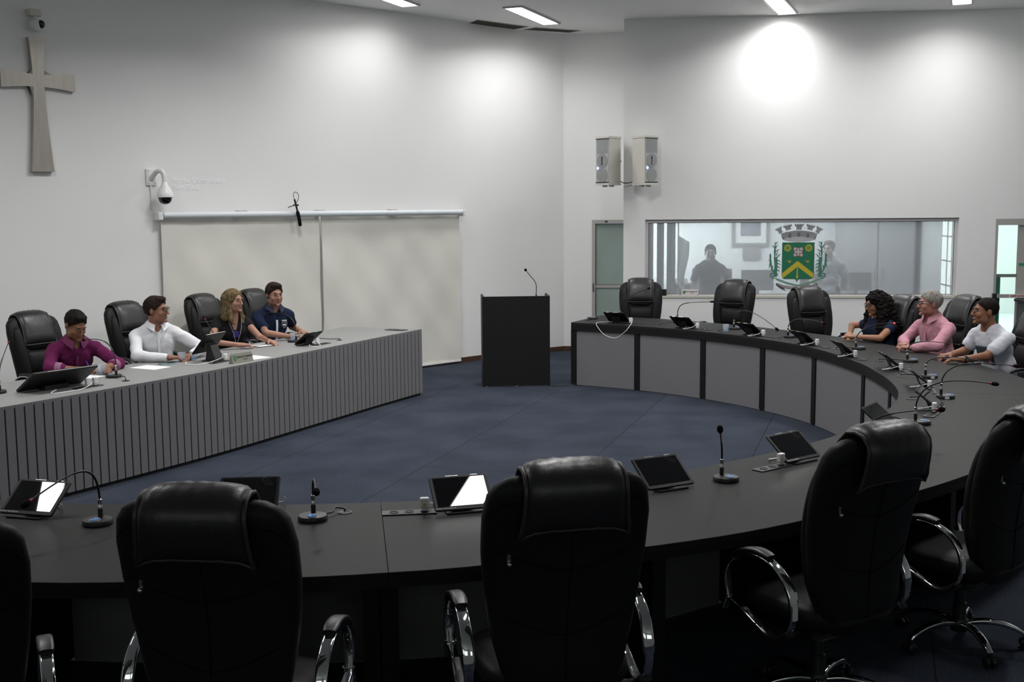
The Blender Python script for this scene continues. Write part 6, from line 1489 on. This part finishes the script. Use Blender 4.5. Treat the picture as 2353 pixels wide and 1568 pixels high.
# printed patch on the white T-shirt, badge on the polo, lanyard on the blonde woman
def patch(inf, q, x, w_, h_, m, nm, par, depth=.03, extra_f=.128):
    c = inf['C7'] - inf['up'] * q + inf['fw'] * extra_f + V(x, 0, 0); R = Matrix([[1 if i == 0 else 0, inf['fw'][i], inf['up'][i]] for i in range(3)]); b_ = MB(); b_.rbox((0, 0, 0), (w_, h_, depth), .006, Matrix.Identity(3)); b2 = MB(); b2.box(tuple(c), (w_, depth, h_), R); return b2.build(nm, m, par, smooth=None)
patch(i7, .22, 0.0, .16, .15, mat('shirt_print_dark', (.03, .055, .06), .8, var=.2, vs=30), 'chest_print', i7['shirt'], .02, .122)
patch(i7, .235, .01, .09, .05, mat('shirt_print_orange', (.45, .10, .02), .8, var=.4, vs=40), 'chest_print_orange', i7['shirt'], .02, .1235)
c = i4['C7'] - i4['up'] * .17 + i4['fw'] * .1225 + V(-.085, 0, 0); R = Matrix([[1 if i == 0 else 0, i4['fw'][i], i4['up'][i]] for i in range(3)])
b_ = MB(); shp = [(-.026, .03), (.026, .03), (.026, -.005), (0, -.036), (-.026, -.005)]; b_.tube([Vector(c) + R @ Vector((x, 0, z)) for x, z in shp], .0022, 4, closed=True); b_.box(tuple(c + V(0, 0, .046)), (.055, .004, .010), R); b_.box(tuple(c + V(0, 0, .0)), (.03, .003, .018), R); b_.build('shirt_badge', M['label'], i4['shirt'], smooth=None)
b_ = MB(); A3 = i3
for x in (-1, 1):
    P_ = [i3['C7'] - i3['up'] * q + i3['fw'] * f + V(x * xx, 0, 0) for q, f, xx in ((.03, .07, .075), (.10, .118, .058), (.17, .150, .035), (.24, .150, .015), (.34, .125, .004))]
    b_.tube([tuple(p) for p in P_], .0026, 5)
ly = b_.build('lanyard', mat('lanyard_grey', (.30, .30, .38), .6), P3)
b_ = MB(); c = i3['C7'] - i3['up'] * .36 + i3['fw'] * .130; b_.box(tuple(c), (.055, .006, .03)); b_.build('badge', M['label'], ly, smooth=None)
patch(i3, .185, 0, .07, .06, mat('blue_undershirt', (.03, .02, .16), .8), 'undershirt', P3, .02, .118)
# pens held by two writers
def wpt(inf, p): v = inf['Rz'] @ V(*p); return v
def held_pen(inf, t_, w, label, col):
    base = Vector(t_.location) + Vector(inf['Rz'] @ w); d = Vector(inf['Rz'] @ nz(w - inf['eR']))
    tip = base + d * .115 + Vector((0, 0, .772 - base.z + .003)); return PENS(tuple(tip), tuple(tip + Vector((-.02, -.03, .125)) - d * .02), label, col)
held_pen(i1, P1, i1['wR'], 'blue-capped pen in the hand of the man in magenta', (.03, .04, .45))
held_pen(i3, P3, i3['wR'], 'purple-capped pen in the hand of the blonde woman', (.06, .02, .25))
phone(3.86, 10.06, 1.2, 'black smartphone under the hands of the man in the white T-shirt', (.02, .02, .02), DZ + .0)
# two people behind the window glass, reflected haze put into their dull colours
G1 = 'dark-shirted person standing in the room behind the window glass, left of the crest'
p = WR.P(.95, 0, -1.75)
P8, i8 = person(G1, (3.03, 17.25, 1.57), (-.15, -1), (-.1, -1), 0, 3, (.16, .13, .12), (.035, .035, .04), (2.71, 17.05, .76), (3.35, 17.10, .76), dirR=(0, -.2, -1), dirL=(0, -.2, -1), sleeve='short', neck='crew', hair='short', stand=True, hip_z=.90, poleR=(-.6, .6, 0), poleL=(.6, .6, 0))
G2 = 'pale-shirted person standing behind the window glass, right of the crest'
P9, i9 = person(G2, (4.80, 17.15, 1.62), (-.6, -.8), (-.4, -.9), 0, 3, (.30, .25, .23), (.30, .31, .34), (4.50, 16.95, .76), (5.09, 17.05, .76), dirR=(0, -.2, -1), dirL=(0, -.2, -1), sleeve='short', neck='crew', hair='short', hair_c=(.07, .065, .06), stand=True, hip_z=.90, poleR=(-.6, .6, 0), poleL=(.6, .6, 0))
